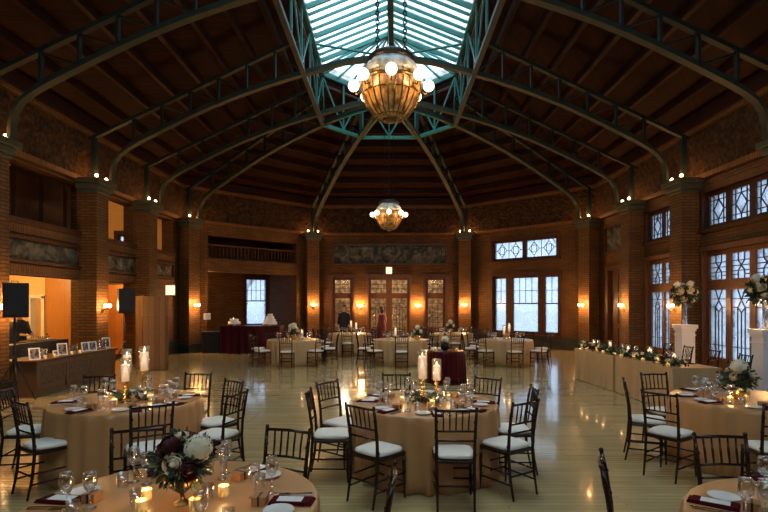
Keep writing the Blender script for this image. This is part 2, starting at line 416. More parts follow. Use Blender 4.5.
def leading(mb, x0, x1, z0, z1, pat, y=.0):
    w = .011
    def bar(a, b, ww=w):
        a = Vector((a[0], 0, a[1])); b = Vector((b[0], 0, b[1]))
        a.y = b.y = y; mb.beam([a, b], (0,1,0), .02, ww*2)
    cx, cz = (x0+x1)/2, (z0+z1)/2; W_, H_ = x1-x0, z1-z0
    ix, iz = W_*.2, H_*.16
    if pat == 'diamond':
        bar((x0+ix, z0), (x0+ix, z1)); bar((x1-ix, z0), (x1-ix, z1))
        bar((x0, z0+iz), (x1, z0+iz)); bar((x0, z1-iz), (x1, z1-iz))
        bar((cx, z0+iz), (x0+ix, cz)); bar((cx, z0+iz), (x1-ix, cz)); bar((cx, z1-iz), (x0+ix, cz)); bar((cx, z1-iz), (x1-ix, cz))
        bar((cx, z0), (cx, z0+iz)); bar((cx, z1), (cx, z1-iz)); bar((x0, cz), (x0+ix, cz)); bar((x1, cz), (x1-ix, cz))
    elif pat == 'cross':
        ix, iz = W_*.33, H_*.3
        bar((x0+ix, z0), (x0+ix, z0+iz)); bar((x1-ix, z0), (x1-ix, z0+iz)); bar((x0+ix, z1), (x0+ix, z1-iz)); bar((x1-ix, z1), (x1-ix, z1-iz))
        bar((x0, z0+iz), (x1, z0+iz)); bar((x0, z1-iz), (x1, z1-iz))
        bar((x0+ix, z0+iz), (cx, cz)); bar((x1-ix, z0+iz), (cx, cz)); bar((x0+ix, z1-iz), (cx, cz)); bar((x1-ix, z1-iz), (cx, cz))
        bar((x0, cz), (x1, cz)); bar((x0, z0+iz/2), (x0+ix, z0+iz/2)); bar((x1, z0+iz/2), (x1-ix, z0+iz/2))
    elif pat == 'leaf':
        a, b = x0+W_*.3, x1-W_*.3
        zt = z1-.42
        bar((a, z0), (a, zt)); bar((b, z0), (b, zt)); bar((cx, z0), (cx, zt-.12))
        bar((a, zt), (cx, zt+.16)); bar((b, zt), (cx, zt+.16)); bar((a, zt), (cx, zt-.12)); bar((b, zt), (cx, zt-.12))
        bar((cx, zt+.16), (a, z1)); bar((cx, zt+.16), (b, z1)); bar((x0, zt), (a, zt)); bar((b, zt), (x1, zt))
        bar((x0, zt+.2), (x1, zt+.2)); bar((x0, z0+.3), (x1, z0+.3))
    elif pat == 'sash':
        zm = z0+H_*.52
        mb.box(x0, x1, y-.02, y+.02, zm-.025, zm+.025)
        n = 2 if W_ < .7 else 3
        for k in range(1, n+1 if n == 3 else n): 
            xx = x0+W_*k/(n+1 if n == 3 else n); bar((xx, zm), (xx, z1))
        bar((x0, (zm+z1)/2), (x1, (zm+z1)/2))
    elif pat == 'grid':
        for k in (1, 2): bar((x0+W_*k/3, z0), (x0+W_*k/3, z1))
        n = max(2, round(H_/.22))
        for k in range(1, n): bar((x0, z0+H_*k/n), (x1, z0+H_*k/n))
    elif pat == 'medallion':
        n = 2
        for k in range(n):
            a = x0+W_*k/n; b = x0+W_*(k+1)/n; m = (a+b)/2; q = (b-a)
            if k: bar((a, z0), (a, z1))
            bar((m, z0+.06), (b-q*.15, cz)); bar((m, z0+.06), (a+q*.15, cz)); bar((m, z1-.06), (b-q*.15, cz)); bar((m, z1-.06), (a+q*.15, cz))
            r = q*.17
            bar((m-r, cz-r*1.3), (m+r, cz-r*1.3)); bar((m-r, cz+r*1.3), (m+r, cz+r*1.3)); bar((m-r, cz-r*1.3), (m-r, cz+r*1.3)); bar((m+r, cz-r*1.3), (m+r, cz+r*1.3))
            bar((a, cz), (a+q*.15, cz)); bar((b, cz), (b-q*.15, cz)); bar((m, z0), (m, z0+.06)); bar((m, z1), (m, z1-.06))
def window(W, panes, hole, base='window', depth=.10, off=.12, glass=None):
    """panes: (u0,u1,z0,z1,pattern); hole: the opening it fills"""
    WN[0] += 1
    root = empty('%s_%d' % (base, WN[0]), W.loc(), W.rz, kind='structure')
    u0, u1, z0, z1 = hole
    fr = MB()
    us = sorted({u0, u1, *[p[0] for p in panes], *[p[1] for p in panes]}); zs = sorted({z0, z1, *[p[2] for p in panes], *[p[3] for p in panes]})
    for j in range(len(zs)-1):
        for i in range(len(us)-1):
            uc, zc = (us[i]+us[i+1])/2, (zs[j]+zs[j+1])/2
            if any(p[0] < uc < p[1] and p[2] < zc < p[3] for p in panes): continue
            fr.box(us[i], us[i+1], off-depth/2, off+depth/2, zs[j], zs[j+1])
    # casing proud of the wall
    e = .09
    fr.box(u0-e, u0+.02, -.05, off, z0, z1+e); fr.box(u1-.02, u1+e, -.05, off, z0, z1+e); fr.box(u0-e, u1+e, -.06, off, z1, z1+e+.03)
    if z0 > .2: fr.box(u0-e-.03, u1+e+.03, -.09, off, z0-.08, z0)
    fr.build('window_frame' if base == 'window' else 'door_frame', M_FRAME if base == 'door' else M_DWOOD, root)
    for p in panes:
        g = MB().box(p[0], p[1], off-.006, off+.006, p[2], p[3]).build('window_pane', glass or M_PANE, root)
        ld = MB(); leading(ld, p[0], p[1], p[2], p[3], p[4], off-.015)
        if ld.v: ld.build('leading', M_LEAD, g)
    return root

# ---- floor and outside ground
f = MB().box(-XW-4.5, XW+.0, YB, YF+6, -.1, 0).build('floor', M_FLOOR); f['kind'] = 'structure'
g = MB().box(-90, 90, -60, 140, -.6, -.35).build('ground_outside', M_SNOW); g['kind'] = 'structure'

# ---- right wall with its window bays
def ru(Y): return YC4-Y
holes = []; wins = []
UZ = (3.80, 4.50); TZ = (2.44, 3.03); DZ = (.55, 2.19)
def bay(Ys, full):
    """Ys = list of (near,far) leaf spans in Y"""
    a = min(y[0] for y in Ys)-.12; b = max(y[1] for y in Ys)+.12
    h1 = (ru(b), ru(a), UZ[0]-.1, UZ[1]+.1); h2 = (ru(b), ru(a), .05, TZ[1]+.12)
    holes.append(h1); holes.append(h2)
    wins.append((h1, [(ru(y[1]), ru(y[0]), UZ[0], UZ[1], 'diamond') for y in Ys], 'window'))
    wins.append((h2, [(ru(y[1]), ru(y[0]), TZ[0], TZ[1], 'cross') for y in Ys]+[(ru(y[1]), ru(y[0]), DZ[0], DZ[1], 'leaf') for y in Ys], 'door'))
bay([(14.26, 14.82), (14.96, 15.56)], True)
bay([(10.52, 11.14), (11.32, 11.94), (12.12, 12.74)], True)
bay([(6.9, 7.5), (7.7, 8.3), (8.5, 9.1)], True)
bay([(3.6, 4.2), (4.4, 5.0), (5.2, 5.8)], True)
hr = holes[:]
hdoor = (ru(18.45), ru(17.15), 0, 3.05); hr.append(hdoor)
wall_mesh(WR, 'wall_right', hr)
for h, p, b in wins: window(WR, p, h, b)
WN[0] += 1
dr = empty('door_%d' % WN[0], WR.loc(), WR.rz, kind='structure')
m = MB(); u0, u1 = hdoor[0], hdoor[1]
m.box(u0-.1, u0+.08, -.06, .2, 0, 3.13); m.box(u1-.08, u1+.1, -.06, .2, 0, 3.13); m.box(u0-.1, u1+.1, -.07, .2, 3.03, 3.17)
m.build('door_frame', M_DWOOD, dr)
d = MB(); d.box(u0+.08, u1-.08, .10, .16, 0, 3.03)
for zz in ((.2, 1.0), (1.15, 2.1), (2.25, 2.9)): 
    for k in (0, 1):
        a = u0+.16+k*.53; d.box(a, a+.45, .075, .11, zz[0], zz[1])
d.build('door_leaf', M_DWOOD, dr)
# relief panel above that door
def mural(W, u0, u1, z0, z1, label):
    root = empty('relief_panel', W.loc(), W.rz, label=label, cat='wall relief')
    fr = MB(); e = .07
    fr.box(u0-e, u1+e, -.10, 0, z1, z1+e); fr.box(u0-e, u1+e, -.10, 0, z0-e, z0); fr.box(u0-e, u0, -.10, 0, z0, z1); fr.box(u1, u1+e, -.10, 0, z0, z1)
    fr.build('panel_frame', M_DWOOD, root)
    # bumpy cast surface
    nu, nz = 48, 10; vs = []; fs = []
    for j in range(nz+1):
        for i in range(nu+1):
            uu = u0+(u1-u0)*i/nu; zz = z0+(z1-z0)*j/nz
            dd = .035+.022*math.sin(uu*7.3+zz*5)*math.cos(zz*11+uu*3)+.012*math.sin(uu*19)*math.sin(zz*23)
            if i in (0, nu) or j in (0, nz): dd = .0
            vs.append((uu, -dd-.005, zz))
    for j in range(nz):
        for i in range(nu):
            a = j*(nu+1)+i; fs.append((a, a+1, a+nu+2, a+nu+1))
    MB().add(vs, fs).build('cast_relief', M_MURAL, root, smooth=True)
    return root
mural(WR, ru(18.5), ru(17.2), 3.72, 4.55, 'small dark green relief panel above the wooden side door on the right')

# ---- right rear facet with windows
def fw(px0, px1, W): return (W.u(px0), W.u(px1))
up = [(*fw(494.5, 521.5, WFR), 3.80, 4.48, 'medallion'), (*fw(525.8, 555.3, WFR), 3.80, 4.48, 'medallion')]
lo = [(*fw(494.8, 505, WFR), .68, 2.93, 'sash'), (*fw(512.5, 537, WFR), .68, 2.93, 'sash'), (*fw(544.6, 557, WFR), .68, 2.93, 'sash')]
hu = (up[0][0]-.12, up[1][1]+.12, 3.7, 4.58); hl = (lo[0][0]-.12, lo[2][1]+.12, .55, 3.06)
wall_mesh(WFR, 'wall_rear_right', [hu, hl]); window(WFR, up, hu); window(WFR, lo, hl)

# ---- far wall with foyer doors
c1 = (WF.u(335), WF.u(350)); c2 = (WF.u(371), WF.u(386)); c3 = (WF.u(392), WF.u(407)); c4_ = (WF.u(428), WF.u(443))
def fz(c, pats=('grid', 'grid')): return [(c[0], c[1], 2.33, 2.93, pats[0]), (c[0], c[1], .75, 2.08, pats[1])]
hf = [(c1[0]-.14, c1[1]+.14, .4, 3.06), (c2[0]-.14, c3[1]+.14, 0, 3.06), (c4_[0]-.14, c4_[1]+.14, .4, 3.06)]
wall_mesh(WF, 'wall_far', hf)
window(WF, fz(c1), hf[0], glass=M_GLASS); window(WF, [p for c in (c2, c3) for p in [(c[0], c[1], 2.33, 2.93, 'grid'), (c[0], c[1], .35, 2.08, 'leaf')]], hf[1], 'door', glass=M_GLASS)
window(WF, fz(c4_), hf[2], glass=M_GLASS)
mural(WF, WF.u(334), WF.u(446), 3.70, 4.52, 'long dark relief panel high on the far wall above the foyer doors')
# foyer beyond the doors
m = MB(); m.box(-3.4, 3.4, YF+3.2, YF+3.4, 0, 3.6); m.box(-3.6, -3.4, YF+.4, YF+3.4, 0, 3.6); m.box(3.4, 3.6, YF+.4, YF+3.4, 0, 3.6); m.box(-3.6, 3.6, YF+.4, YF+3.4, 3.6, 3.8)
o = m.build('wall_foyer', M_FOYER); o['kind'] = 'structure'
for x in (-2.2, .0, 2.2): light('foyer_lamp', (x, YF+1.8, 3.0), 55, (1, .78, .5), .15)

# ---- left rear facet: gallery above, alcove below
ua, ub = WFL.u(208), WFL.u(296.5)
wall_mesh(WFL, 'wall_rear_left', [(ua, ub, 0, 3.12), (ua, ub, 3.62, 4.55)])
al = Wall(tuple(WFL.pt(0, 2.6)[:2]), tuple(WFL.pt(WFL.len, 2.6)[:2]))
wu = (al.u(247.5), al.u(266.5))
aw = (wu[0], wu[1], .88, 2.98)
wall_mesh(al, 'wall_alcove', [(wu[0]-.1, wu[1]+.1, .78, 3.08)], z1=4.8)
window(al, [(aw[0], aw[1], aw[2], aw[3], 'sash')], (wu[0]-.1, wu[1]+.1, .78, 3.08))
m = MB(); m.box(-.1, ua-.12+.0, .4, 2.6, 0, 4.8); m.box(ub+.12, WFL.len+.1, .4, 2.6, 0, 4.8)
o = m.build('wall_alcove_side', M_BRICK, loc=WFL.loc(), rz=WFL.rz); o['kind'] = 'structure'
m = MB(); m.box(ua-.12, ub+.12, .4, 2.6, 3.3, 3.5); m.box(0, WFL.len, .3, 2.9, 4.75, 4.9)
o = m.build('ceiling_alcove', M_DWOOD, loc=WFL.loc(), rz=WFL.rz); o['kind'] = 'structure'
gb = empty('gallery_balustrade', WFL.loc(), WFL.rz, label='dark wooden balustrade across the high gallery opening, rear left', cat='balustrade')
MB().box(ua, ub, .1, .18, 4.15, 4.22).build('handrail', M_DWOOD, gb); MB().box(ua, ub, .1, .18, 3.63, 3.68).build('bottom_rail', M_DWOOD, gb)
n = 26
for k in range(n):
    uu = ua+(ub-ua)*(k+.5)/n
    MB().lathe([(.022, 3.68), (.03, 3.8), (.02, 3.95), (.03, 4.05), (.022, 4.15)], 8, (uu, .14, 0)).build('baluster', M_DWOOD, gb, True)
light('alcove_lamp', tuple(WFL.pt(ua+.5, 1.2, 2.9)), 16, (1, .55, .2), .12)

# ---- left wall: arcade below, gallery above
def lu(Y): return Y-YB
lh = []
BAYS = [(10.08, 13.35, 'first'), (13.60, 16.0, 'second'), (16.45, 18.7, 'third')]
lh_g = []
for a, b, _ in BAYS[:2]: lh.append((lu(a), lu(b), 0, 2.48)); lh.append((lu(a), lu(b), 3.62, 4.9))
lh.append((lu(BAYS[2][0]), lu(BAYS[2][1]), 3.62, 4.9))
wall_mesh(WL, 'wall_left', lh)
for a, b, nm in BAYS:
    mural(WL, lu(a)+.25, lu(b)-.15, 2.80, 3.24, 'dark relief mural on the left gallery parapet, %s bay from the camera' % nm)
    trim(WL, lu(a)-.05, lu(b)+.05, .0, .12, 3.56, 3.68, M_DWOOD)
    trim(WL, lu(a)-.05, lu(b)+.05, .0, .06, 3.36, 3.56, M_BRICKV)
    trim(WL, lu(a)-.05, lu(b)+.05, .0, .06, 2.48, 2.70, M_BRICKV)
XG = -11.4
m = MB(); m.box(XG-.2, XG, 6.5, 19.2, 0, 5.75); o = m.build('wall_gallery_back', M_PLASTER); o['kind'] = 'structure'
m = MB(); m.box(XG, -XW-.4, 6.5, 6.7, 0, 5.75); m.box(XG, -XW-.4, 19.0, 19.2, 0, 3.05); o = m.build('wall_gallery_end', M_PLASTER); o['kind'] = 'structure'
m = MB(); m.box(XG, -XW-.4, 6.5, 19.2, 2.75, 3.0); m.box(XG, -XW-.4, 6.5, 19.2, 5.75, 5.95); o = m.build('ceiling_gallery', M_PLASTER); o['kind'] = 'structure'
# cross partition with orange wooden panel and a dark doorway
m = MB(); m.box(XG, -10.05, 14.4, 14.55, 0, 2.75); m.box(-10.05, -9.72, 14.4, 14.55, 2.02, 2.75); m.box(-9.72, -8.3, 14.4, 14.55, 0, 2.75)
o = m.build('wall_partition', M_PLASTER); o['kind'] = 'structure'
m = MB(); m.box(-9.75, -9.66, 14.34, 14.56, 0, 2.06); m.box(-10.13, -10.04, 14.34, 14.56, 0, 2.06); m.box(-10.13, -9.66, 14.34, 14.56, 2.0, 2.09)
o = m.build('trim_doorway', M_PED); o['kind'] = 'structure'
pd = empty('wooden_panel_door', (-9.08, 14.33, 0), label='tall orange varnished wooden panel standing in the left side passage', cat='door')
MB().box(-.55, .40, 0, .05, 0, 2.62).build('door_leaf', M_PLY, pd, bevel=.004); MB().sphere((-.46, -.05, 1.0), .03).build('door_knob', M_BRASS, pd, True)
pd2 = empty('timber_partition', (-8.9, 17.6, 0), label='orange varnished wooden panel seen behind the second speaker', cat='panel')
MB().box(-1.3, .75, 0, .05, 0, 2.6).build('panel_board', M_PLY, pd2, bevel=.004); mm = MB(); mm.box(-1.3, .75, -.02, 0, 2.5, 2.6); mm.box(-1.3, .75, -.02, 0, 0, .12); mm.build('panel_rail', M_DWOOD, pd2)
light('passage_lamp', (-9.6, 12.6, 2.55), 80, (1, .62, .22), .15)
light('passage_lamp', (-9.4, 16.3, 2.5), 55, (1, .55, .18), .12)
light('passage_lamp', (-9.6, 9.3, 2.5), 25, (1, .62, .22), .12)
# gallery: dark panelling, warm ceiling
pn = empty('gallery_panelling', (-8.75, 0, 0), label='row of tall dark wooden cupboards on the left gallery', cat='cupboard')
for k in range(5):
    a = 10.0+k*.95; mm = MB(); mm.box(-.5, 0, a, a+.92, 3.01, 4.97+.05*k); mm.build('cupboard_body', M_DWOOD, pn)
    mm = MB(); mm.box(0, .03, a+.05, a+.87, 3.1, 4.9); mm.build('cupboard_door', M_DWOOD, pn, bevel=.01)
light('gallery_lamp', (-9.9, 12.4, 5.2), 40, (1, .66, .26), .1)
light('gallery_lamp', (-9.9, 15.6, 5.2), 30, (1, .62, .22), .1)
WN[0] += 1
gw = Wall((XG, 18.95), (-XW-.4, 18.95))
gh = (gw.u(117), gw.u(132), 3.5, 4.42)
window(gw, [(gh[0]+.07, gh[1]-.07, 3.6, 4.34, 'grid')], gh)
wall_mesh(gw, 'wall_gallery_rear', [gh], M_PLASTER, 3.0, 5.75, .2)
wall_mesh(WB, 'wall_back', [])

# ---- continuous trims: base, belt, frieze, cornice
SIDE = {'left': WL, 'rear_left': WFL, 'far': WF, 'rear_right': WFR, 'right': WR}
for nm, W in SIDE.items():
    t = trim(W, 0, W.len, 0, .09, 4.98, 5.10, M_BRICKV)
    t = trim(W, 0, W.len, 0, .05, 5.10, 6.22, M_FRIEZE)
    t = trim(W, 0, W.len, 0, .14, 6.22, 6.34, M_BRICKC)
    t = trim(W, 0, W.len, 0, .22, 6.34, 6.66, M_PURLIN)
def baseb(W, segs, nm):
    m = MB()
    for a, b in segs: m.box(a, b, -.05, 0, 0, .5)
    o = m.build('baseboard_'+nm, M_BASE, loc=W.loc(), rz=W.rz); o['kind'] = 'structure'
baseb(WFR, [(0, WFR.len)], 'rear_right'); baseb(WF, [(0, hf[0][0]-.1), (hf[0][1]+.1, hf[1][0]-.1), (hf[1][1]+.1, hf[2][0]-.1), (hf[2][1]+.1, WF.len)], 'far')
baseb(WR, [(0, hdoor[0]-.1), (hdoor[1]+.1, ru(15.8)), (ru(14.1), ru(12.95))], 'right'); baseb(WL, [(lu(16.2), WL.len)], 'left')
baseb(WFL, [(0, ua), (ub, WFL.len)], 'rear_left')

# ------------------------------------------------------------------ columns with capitals, cap lights, sconces
CY = [9.72, 13.25, 16.10]
cols = []   # (x, y, rz (inward direction), label side, nearness)
def side_pos(Y, s): return (s*(XW-.25), Y)
COLS = []
names = ['nearest', 'second', 'third']
for s, sn in ((-1, 'left'), (1, 'right')):
    for i, Y in enumerate(CY): COLS.append((s*(XW-.24), Y, PI if s > 0 else 0, '%s on the %s wall' % (names[i], sn), .52))
    COLS.append((s*7.52, 19.28, (PI+.39) if s > 0 else -.39, 'at the %s rear corner' % sn, .56))
    COLS.append((s*3.50, 23.26, (PI+1.18) if s > 0 else -1.18, 'on the far wall, %s of the foyer doors' % sn, .56))
for (x, y, rz, lab, dep) in COLS:
    root = empty('brick_column', (x, y, 0), rz, 'square brick column with green capital, '+lab, 'column')
    hd, hw = .25, .275
    MB().box(-hd, hd, -hw, hw, .35, 4.72).build('shaft', M_BRICKC, root)
    MB().box(-hd, hd+.05, -hw-.05, hw+.05, 0, .35).build('base', M_BASE, root)
    m = MB(); m.box(-hd, hd+.03, -hw-.03, hw+.03, 4.68, 4.76); m.box(-hd, hd+.08, -hw-.08, hw+.08, 4.76, 4.90); m.box(-hd, hd+.15, -hw-.16, hw+.16, 4.90, 5.03)
    m.build('capital', M_CAP, root, bevel=.012)
    for sgn in (-1, 1):
        b = MB(); b.lathe([(.035, 5.03), (.035, 5.06), (.02, 5.07)], 10, (.22, sgn*.22, 0)); so = b.build('lamp_socket', M_BRASS, root)
        bb = MB().sphere((.22, sgn*.22, 5.115), .042, 10, 8).build('bulb', M_CAPB, root, True)
        light('cap_light', (.20, sgn*.24, 5.20), 6, (1, .42, .13), .05, root)
# sconces
sc = empty('wall_sconce', (0, 0, 0), 0, 'x', 'wall lamp')
m = MB(); m.lathe([(.0, -.012), (.055, -.01), (.06, 0), (.05, .012), (0, .015)], 12)
bp_ = m.build('backplate', M_BRASS, sc); bp_.rotation_euler = (0, PI/2, 0); bp_.scale = (1.8, 1, 1)
for s in (-1, 1):
    MB().tube([(.01, 0, 0), (.06, s*.04, -.03), (.10, s*.08, -.02), (.11, s*.09, .03)], .008).build('arm', M_BRASS, sc, True)
    MB().sphere((.11, s*.09, .08), .05, 12, 8).build('globe', M_BULB, sc, True)
SC_USED = [False]
def sconce(p, face, label, power=11):
    rz = math.atan2(face[1], face[0])
    if not SC_USED[0]:
        o = sc; SC_USED[0] = True; o.location = p; o.rotation_euler = (0, 0, rz)
    else: o = dup(sc, p, rz)
    o['label'] = label; o['group'] = 'twin globe wall sconces'
    dd = Vector((face[0], face[1], 0)).normalized()
    for s in (-1, 1):
        t = Vector((-dd.y, dd.x, 0))*s*.09
        light('sconce_light', Vector(p)+dd*.13+t+Vector((0, 0, .08)), power, (1, .50, .17), .06)
SL = []
for s, sn in ((-1, 'left'), (1, 'right')):
    for i, Y in enumerate(CY):
        if s < 0 and i == 2: continue
        SL.append(((s*(XW-.51), Y, 1.72), (-s, 0), 'lit twin-globe sconce on the %s column of the %s wall' % (names[i], sn)))
    a = .39
    dx, dy = math.cos(a), -math.sin(a)
    SL.append(((s*7.52-s*.27*dx, 19.28+.27*dy, 1.72), (-s*dx, dy), 'lit twin-globe sconce on the %s rear corner column' % sn))
    a = 1.18; dx, dy = math.cos(a), -math.sin(a)
    SL.append(((s*3.50-s*.27*dx, 23.26+.27*dy, 1.72), (-s*dx, dy), 'lit twin-globe sconce on the far column %s of the foyer doors' % sn))
SL.append(((WF.pt(WF.u(360)).x, YF-.02, 1.68), (0, -1), 'lit twin-globe sconce just left of the foyer doors'))
SL.append(((WF.pt(WF.u(418)).x, YF-.02, 1.68), (0, -1), 'lit twin-globe sconce just right of the foyer doors'))
for p, fc, lb in SL: sconce(p, fc, lb, 150 if 'just' in lb else (60 if 'third' in lb or 'second' in lb else 85))
# lit boxes
def lit_box(p, rz, label):
    r = empty('lit_sign_box', p, rz, label, 'lantern'); r.scale = (.8, .8, .8)
    MB().box(-.17, .17, -.06, .02, -.19, .19).build('glass_box', M_SIGN, r, bevel=.01)
    m = MB(); m.box(-.18, .18, -.07, .03, .19, .215); m.box(-.18, .18, -.07, .03, -.215, -.19); m.build('metal_frame', M_BRASS, r)
    MB().tube([(0, -.02, .21), (0, -.02, .4)], .01).build('stem', M_BRASS, r)
lit_box((WF.pt(WF.u(389)).x, YF-.10, 3.36), 0, 'small glowing box lantern above the centre of the foyer doors')
lit_box((-7.0, 16.4, 2.28), .15, 'small glowing box lantern above the wooden screen')
sg = empty('notice_sign', (-6.88, 19.36, 1.36), .9, 'small white notice beside the left rear corner sconce', 'sign')
MB().box(-.14, .14, -.02, 0, -.12, .12).build('notice_card', M_WHITE, sg, bevel=.004)

# ------------------------------------------------------------------ roof
ZR = 9.22; XR = 2.22; YR0 = 3.0
ringR = [(XR, 17.0), (.95, 18.35)]
def quad(mb, a, b, c, d): mb.add([a, b, c, d], [(0, 1, 2, 3)])
roofs = []
def rf(e0, e1, r0, r1): roofs.append(((*e0, ZT), (*e1, ZT), (*r1, ZR), (*r0, ZR)))
rf((-XW, YB), (-XW, YC4), (-XR, YB), (-XR, 17.0)); rf((-XW, YC4), (-XF, YF), (-XR, 17.0), (-.95, 18.35))
rf((-XF, YF), (XF, YF), (-.95, 18.35), (.95, 18.35)); rf((XF, YF), (XW, YC4), (.95, 18.35), (XR, 17.0)); rf((XW, YC4), (XW, YB), (XR, 17.0), (XR, YB))
ceil = None
for i, (a, b, c, d) in enumerate(roofs):
    A, B, C_, D = map(Vector, (a, b, c, d))
    # local frame: x along eave, y up-slope -> boards run up-slope
    mb = MB()
    e = (B-A); ex = e.normalized()
    M3 = Matrix.Translation(A) @ Matrix(((ex.x, -ex.y, 0, 0), (ex.y, ex.x, 0, 0), (0, 0, 1, 0), (0, 0, 0, 1)))
    inv = M3.inverted()
    P = [inv @ p for p in (A, B, C_, D)]; P2 = [p+Vector((0, 0, .25)) for p in P]
    mb.add(P+P2, [(3, 2, 1, 0), (4, 5, 6, 7), (0, 1, 5, 4), (1, 2, 6, 5), (2, 3, 7, 6), (3, 0, 4, 7)])
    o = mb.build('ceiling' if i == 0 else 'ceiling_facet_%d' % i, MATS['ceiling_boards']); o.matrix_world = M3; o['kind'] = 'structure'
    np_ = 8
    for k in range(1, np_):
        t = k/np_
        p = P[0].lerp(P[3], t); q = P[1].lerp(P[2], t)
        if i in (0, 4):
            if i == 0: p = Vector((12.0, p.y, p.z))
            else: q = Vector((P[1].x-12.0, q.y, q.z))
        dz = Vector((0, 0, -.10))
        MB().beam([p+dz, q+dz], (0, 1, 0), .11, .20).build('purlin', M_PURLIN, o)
# rear part of the skylight opening closed by boards behind the camera
m = MB(); m.box(-XR, XR, YB, YR0, ZR, ZR+.2); o = m.build('ceiling_flat', M_PURLIN); o['kind'] = 'structure'

# arched ribs -----------------------------------------------------------
prof = [(7.42, 5.04), (7.41, 5.4), (7.35, 5.66), (7.22, 5.85), (7.0, 6.02), (6.65, 6.22), (6.0, 6.55), (5.33, 6.88), (4.69, 7.17), (4.04, 7.43), (3.37, 7.67), (2.78, 7.86), (2.28, 8.0), (1.2, 8.30), (0, 8.45)]
prof = [(x*.965+.03, 1.87+(z-1.87)*.965) if z < 5.1 else (x*.965, 1.87+(z-1.87)*.965) for x, z in prof]
prof[0] = (7.17, 5.0)
def rib(center, ang, scale, label, half=True, lower_to=0):
    """ang: direction from the centre towards the column"""
    root = empty('roof_rib', (center[0], center[1], 0), ang, label, 'roof truss')
    P = [Vector((x*scale, 0, z)) for x, z in prof]
    MB().beam(P, (0, 1, 0), .17, .07).build('lower_chord', M_GREEN, root)
    MB().beam([p+Vector((0, 0, .06)) for p in P[4:]], (0, 1, 0), .03, .12).build('lower_web_plate', M_GREEN, root)
    tz = lambda x: 6.03+.478*(7.9-x/scale)
    T = [Vector((x*scale, 0, tz(x*scale))) for x in (7.75, 5.5, 3.9, 2.24)]
    MB().beam(T, (0, 1, 0), .13, .08).build('upper_chord', M_GREEN_SHADED, root)
    MB().beam([Vector((7.62*scale, 0, 5.0)), Vector((7.62*scale, 0, 6.15))], (0, 1, 0), .12, .12).build('wall_post', M_GREEN_SHADED, root)
    def low(x):
        for (x1, z1), (x0, z0) in zip(prof, prof[1:]):
            if x0 <= x <= x1: return z0+(z1-z0)*(x-x0)/(x1-x0)
        return 5.0
    xs = [6.6-.73*k for k in range(7)]
    prev = None
    for k, x in enumerate(xs):
        a = Vector((x*scale, 0, low(x)+.04)); b = Vector((x*scale, 0, tz(x*scale)-.03))
        MB().beam([a, b], (0, 1, 0), .10, .045).build('strut', M_GREEN_SHADED, root)
        if prev: MB().beam([prev[1], a], (0, 1, 0), .035, .035).build('diagonal', M_GREEN_SHADED, root)
        prev = (a, b)
for i, Y in enumerate(CY):
    for s, sn in ((-1, 'left'), (1, 'right')):
        rib((0, Y), 0 if s > 0 else PI, 1.0, 'arched green steel rib rising from the %s column of the %s wall' % (names[i], sn))
for s, sn in ((-1, 'left'), (1, 'right')):
    for (cx, cy, ll) in ((7.3, 19.15, 'arched green steel rib rising from the %s rear corner column' % sn), (3.38, 22.95, 'arched green steel rib rising from the far wall column on the %s' % sn)):
        v = Vector((s*cx, cy-16.1)); rib((0, 16.1), math.atan2(v.y, v.x), v.length/7.42*1.0, ll)
# skylight --------------------------------------------------------------
ZE, ZG = 9.50, 10.38
XE = 2.13
skl = empty('skylight', (0, 0, 0), 0, 'long glazed gable skylight with teal steel bars over the hall', 'skylight')
ringpts = [(-XR+.02, YR0), (-XR+.02, 17.0), (-.95, 18.33), (.95, 18.33), (XR-.02, 17.0), (XR-.02, YR0)]
for z, w, h, nm in ((7.79, .12, .10, 'lower_ring_beam'), (9.46, .14, .14, 'eaves_ring_beam')):
    for k in range(5):
        a, b = ringpts[k], ringpts[k+1]; dv = Vector((b[0]-a[0], b[1]-a[1], 0)).normalized()
        MB().beam([(*a, z), (*b, z)], (-dv.y, dv.x, 0), w, h).build(nm, M_GREEN if z < 9 and k in (0, 4) else M_TEAL, skl)
def lattice(a, b, n, parent):
    a = Vector((*a, 0)); b = Vector((*b, 0)); dv = (b-a).normalized(); nn = (-dv.y, dv.x, 0)
    for k in range(n+1):
        p = a.lerp(b, k/n)
        MB().beam([p+Vector((0, 0, 7.84)), p+Vector((0, 0, 9.40))], nn, .05, .05).build('lattice_post', M_TEAL, parent)
        if k < n:
            q = a.lerp(b, (k+1)/n)
            z0, z1 = (7.84, 9.40) if k % 2 else (9.40, 7.84)
            MB().beam([p+Vector((0, 0, z0)), q+Vector((0, 0, z1))], nn, .035, .05).build('lattice_diagonal', M_TEAL, parent)
lattice((-XR+.02, 6.0), (-XR+.02, 17.0), 8, skl); lattice((XR-.02, 6.0), (XR-.02, 17.0), 8, skl)
for k in (1, 2, 3): lattice(ringpts[k], ringpts[k+1], 2, skl)
MB().box(-.05, .05, YR0, 16.1, ZG-.16, ZG).build('ridge_beam', M_TEAL, skl)
apex = Vector((0, 16.1, ZG))
# rafters on both slopes
nb = 36; y0 = YR0
for s in (-1, 1):
    for k in range(nb+1):
        y = y0+(16.1-y0)*k/nb
        big = (k % 4 == 0)
        MB().beam([(s*XE, y, ZE), (s*.04, y, ZG-.04)], (0, 1, 0), .06 if big else .042, .15 if big else .075).build('glazing_bar', M_TEAL, skl)
    MB().add([(s*XE, y0, ZE+.05), (s*XE, 16.1, ZE+.05), (0, 16.1, ZG+.02), (0, y0, ZG+.02)], [(0, 1, 2, 3)]).build('glass_slope', M_SKY, skl)
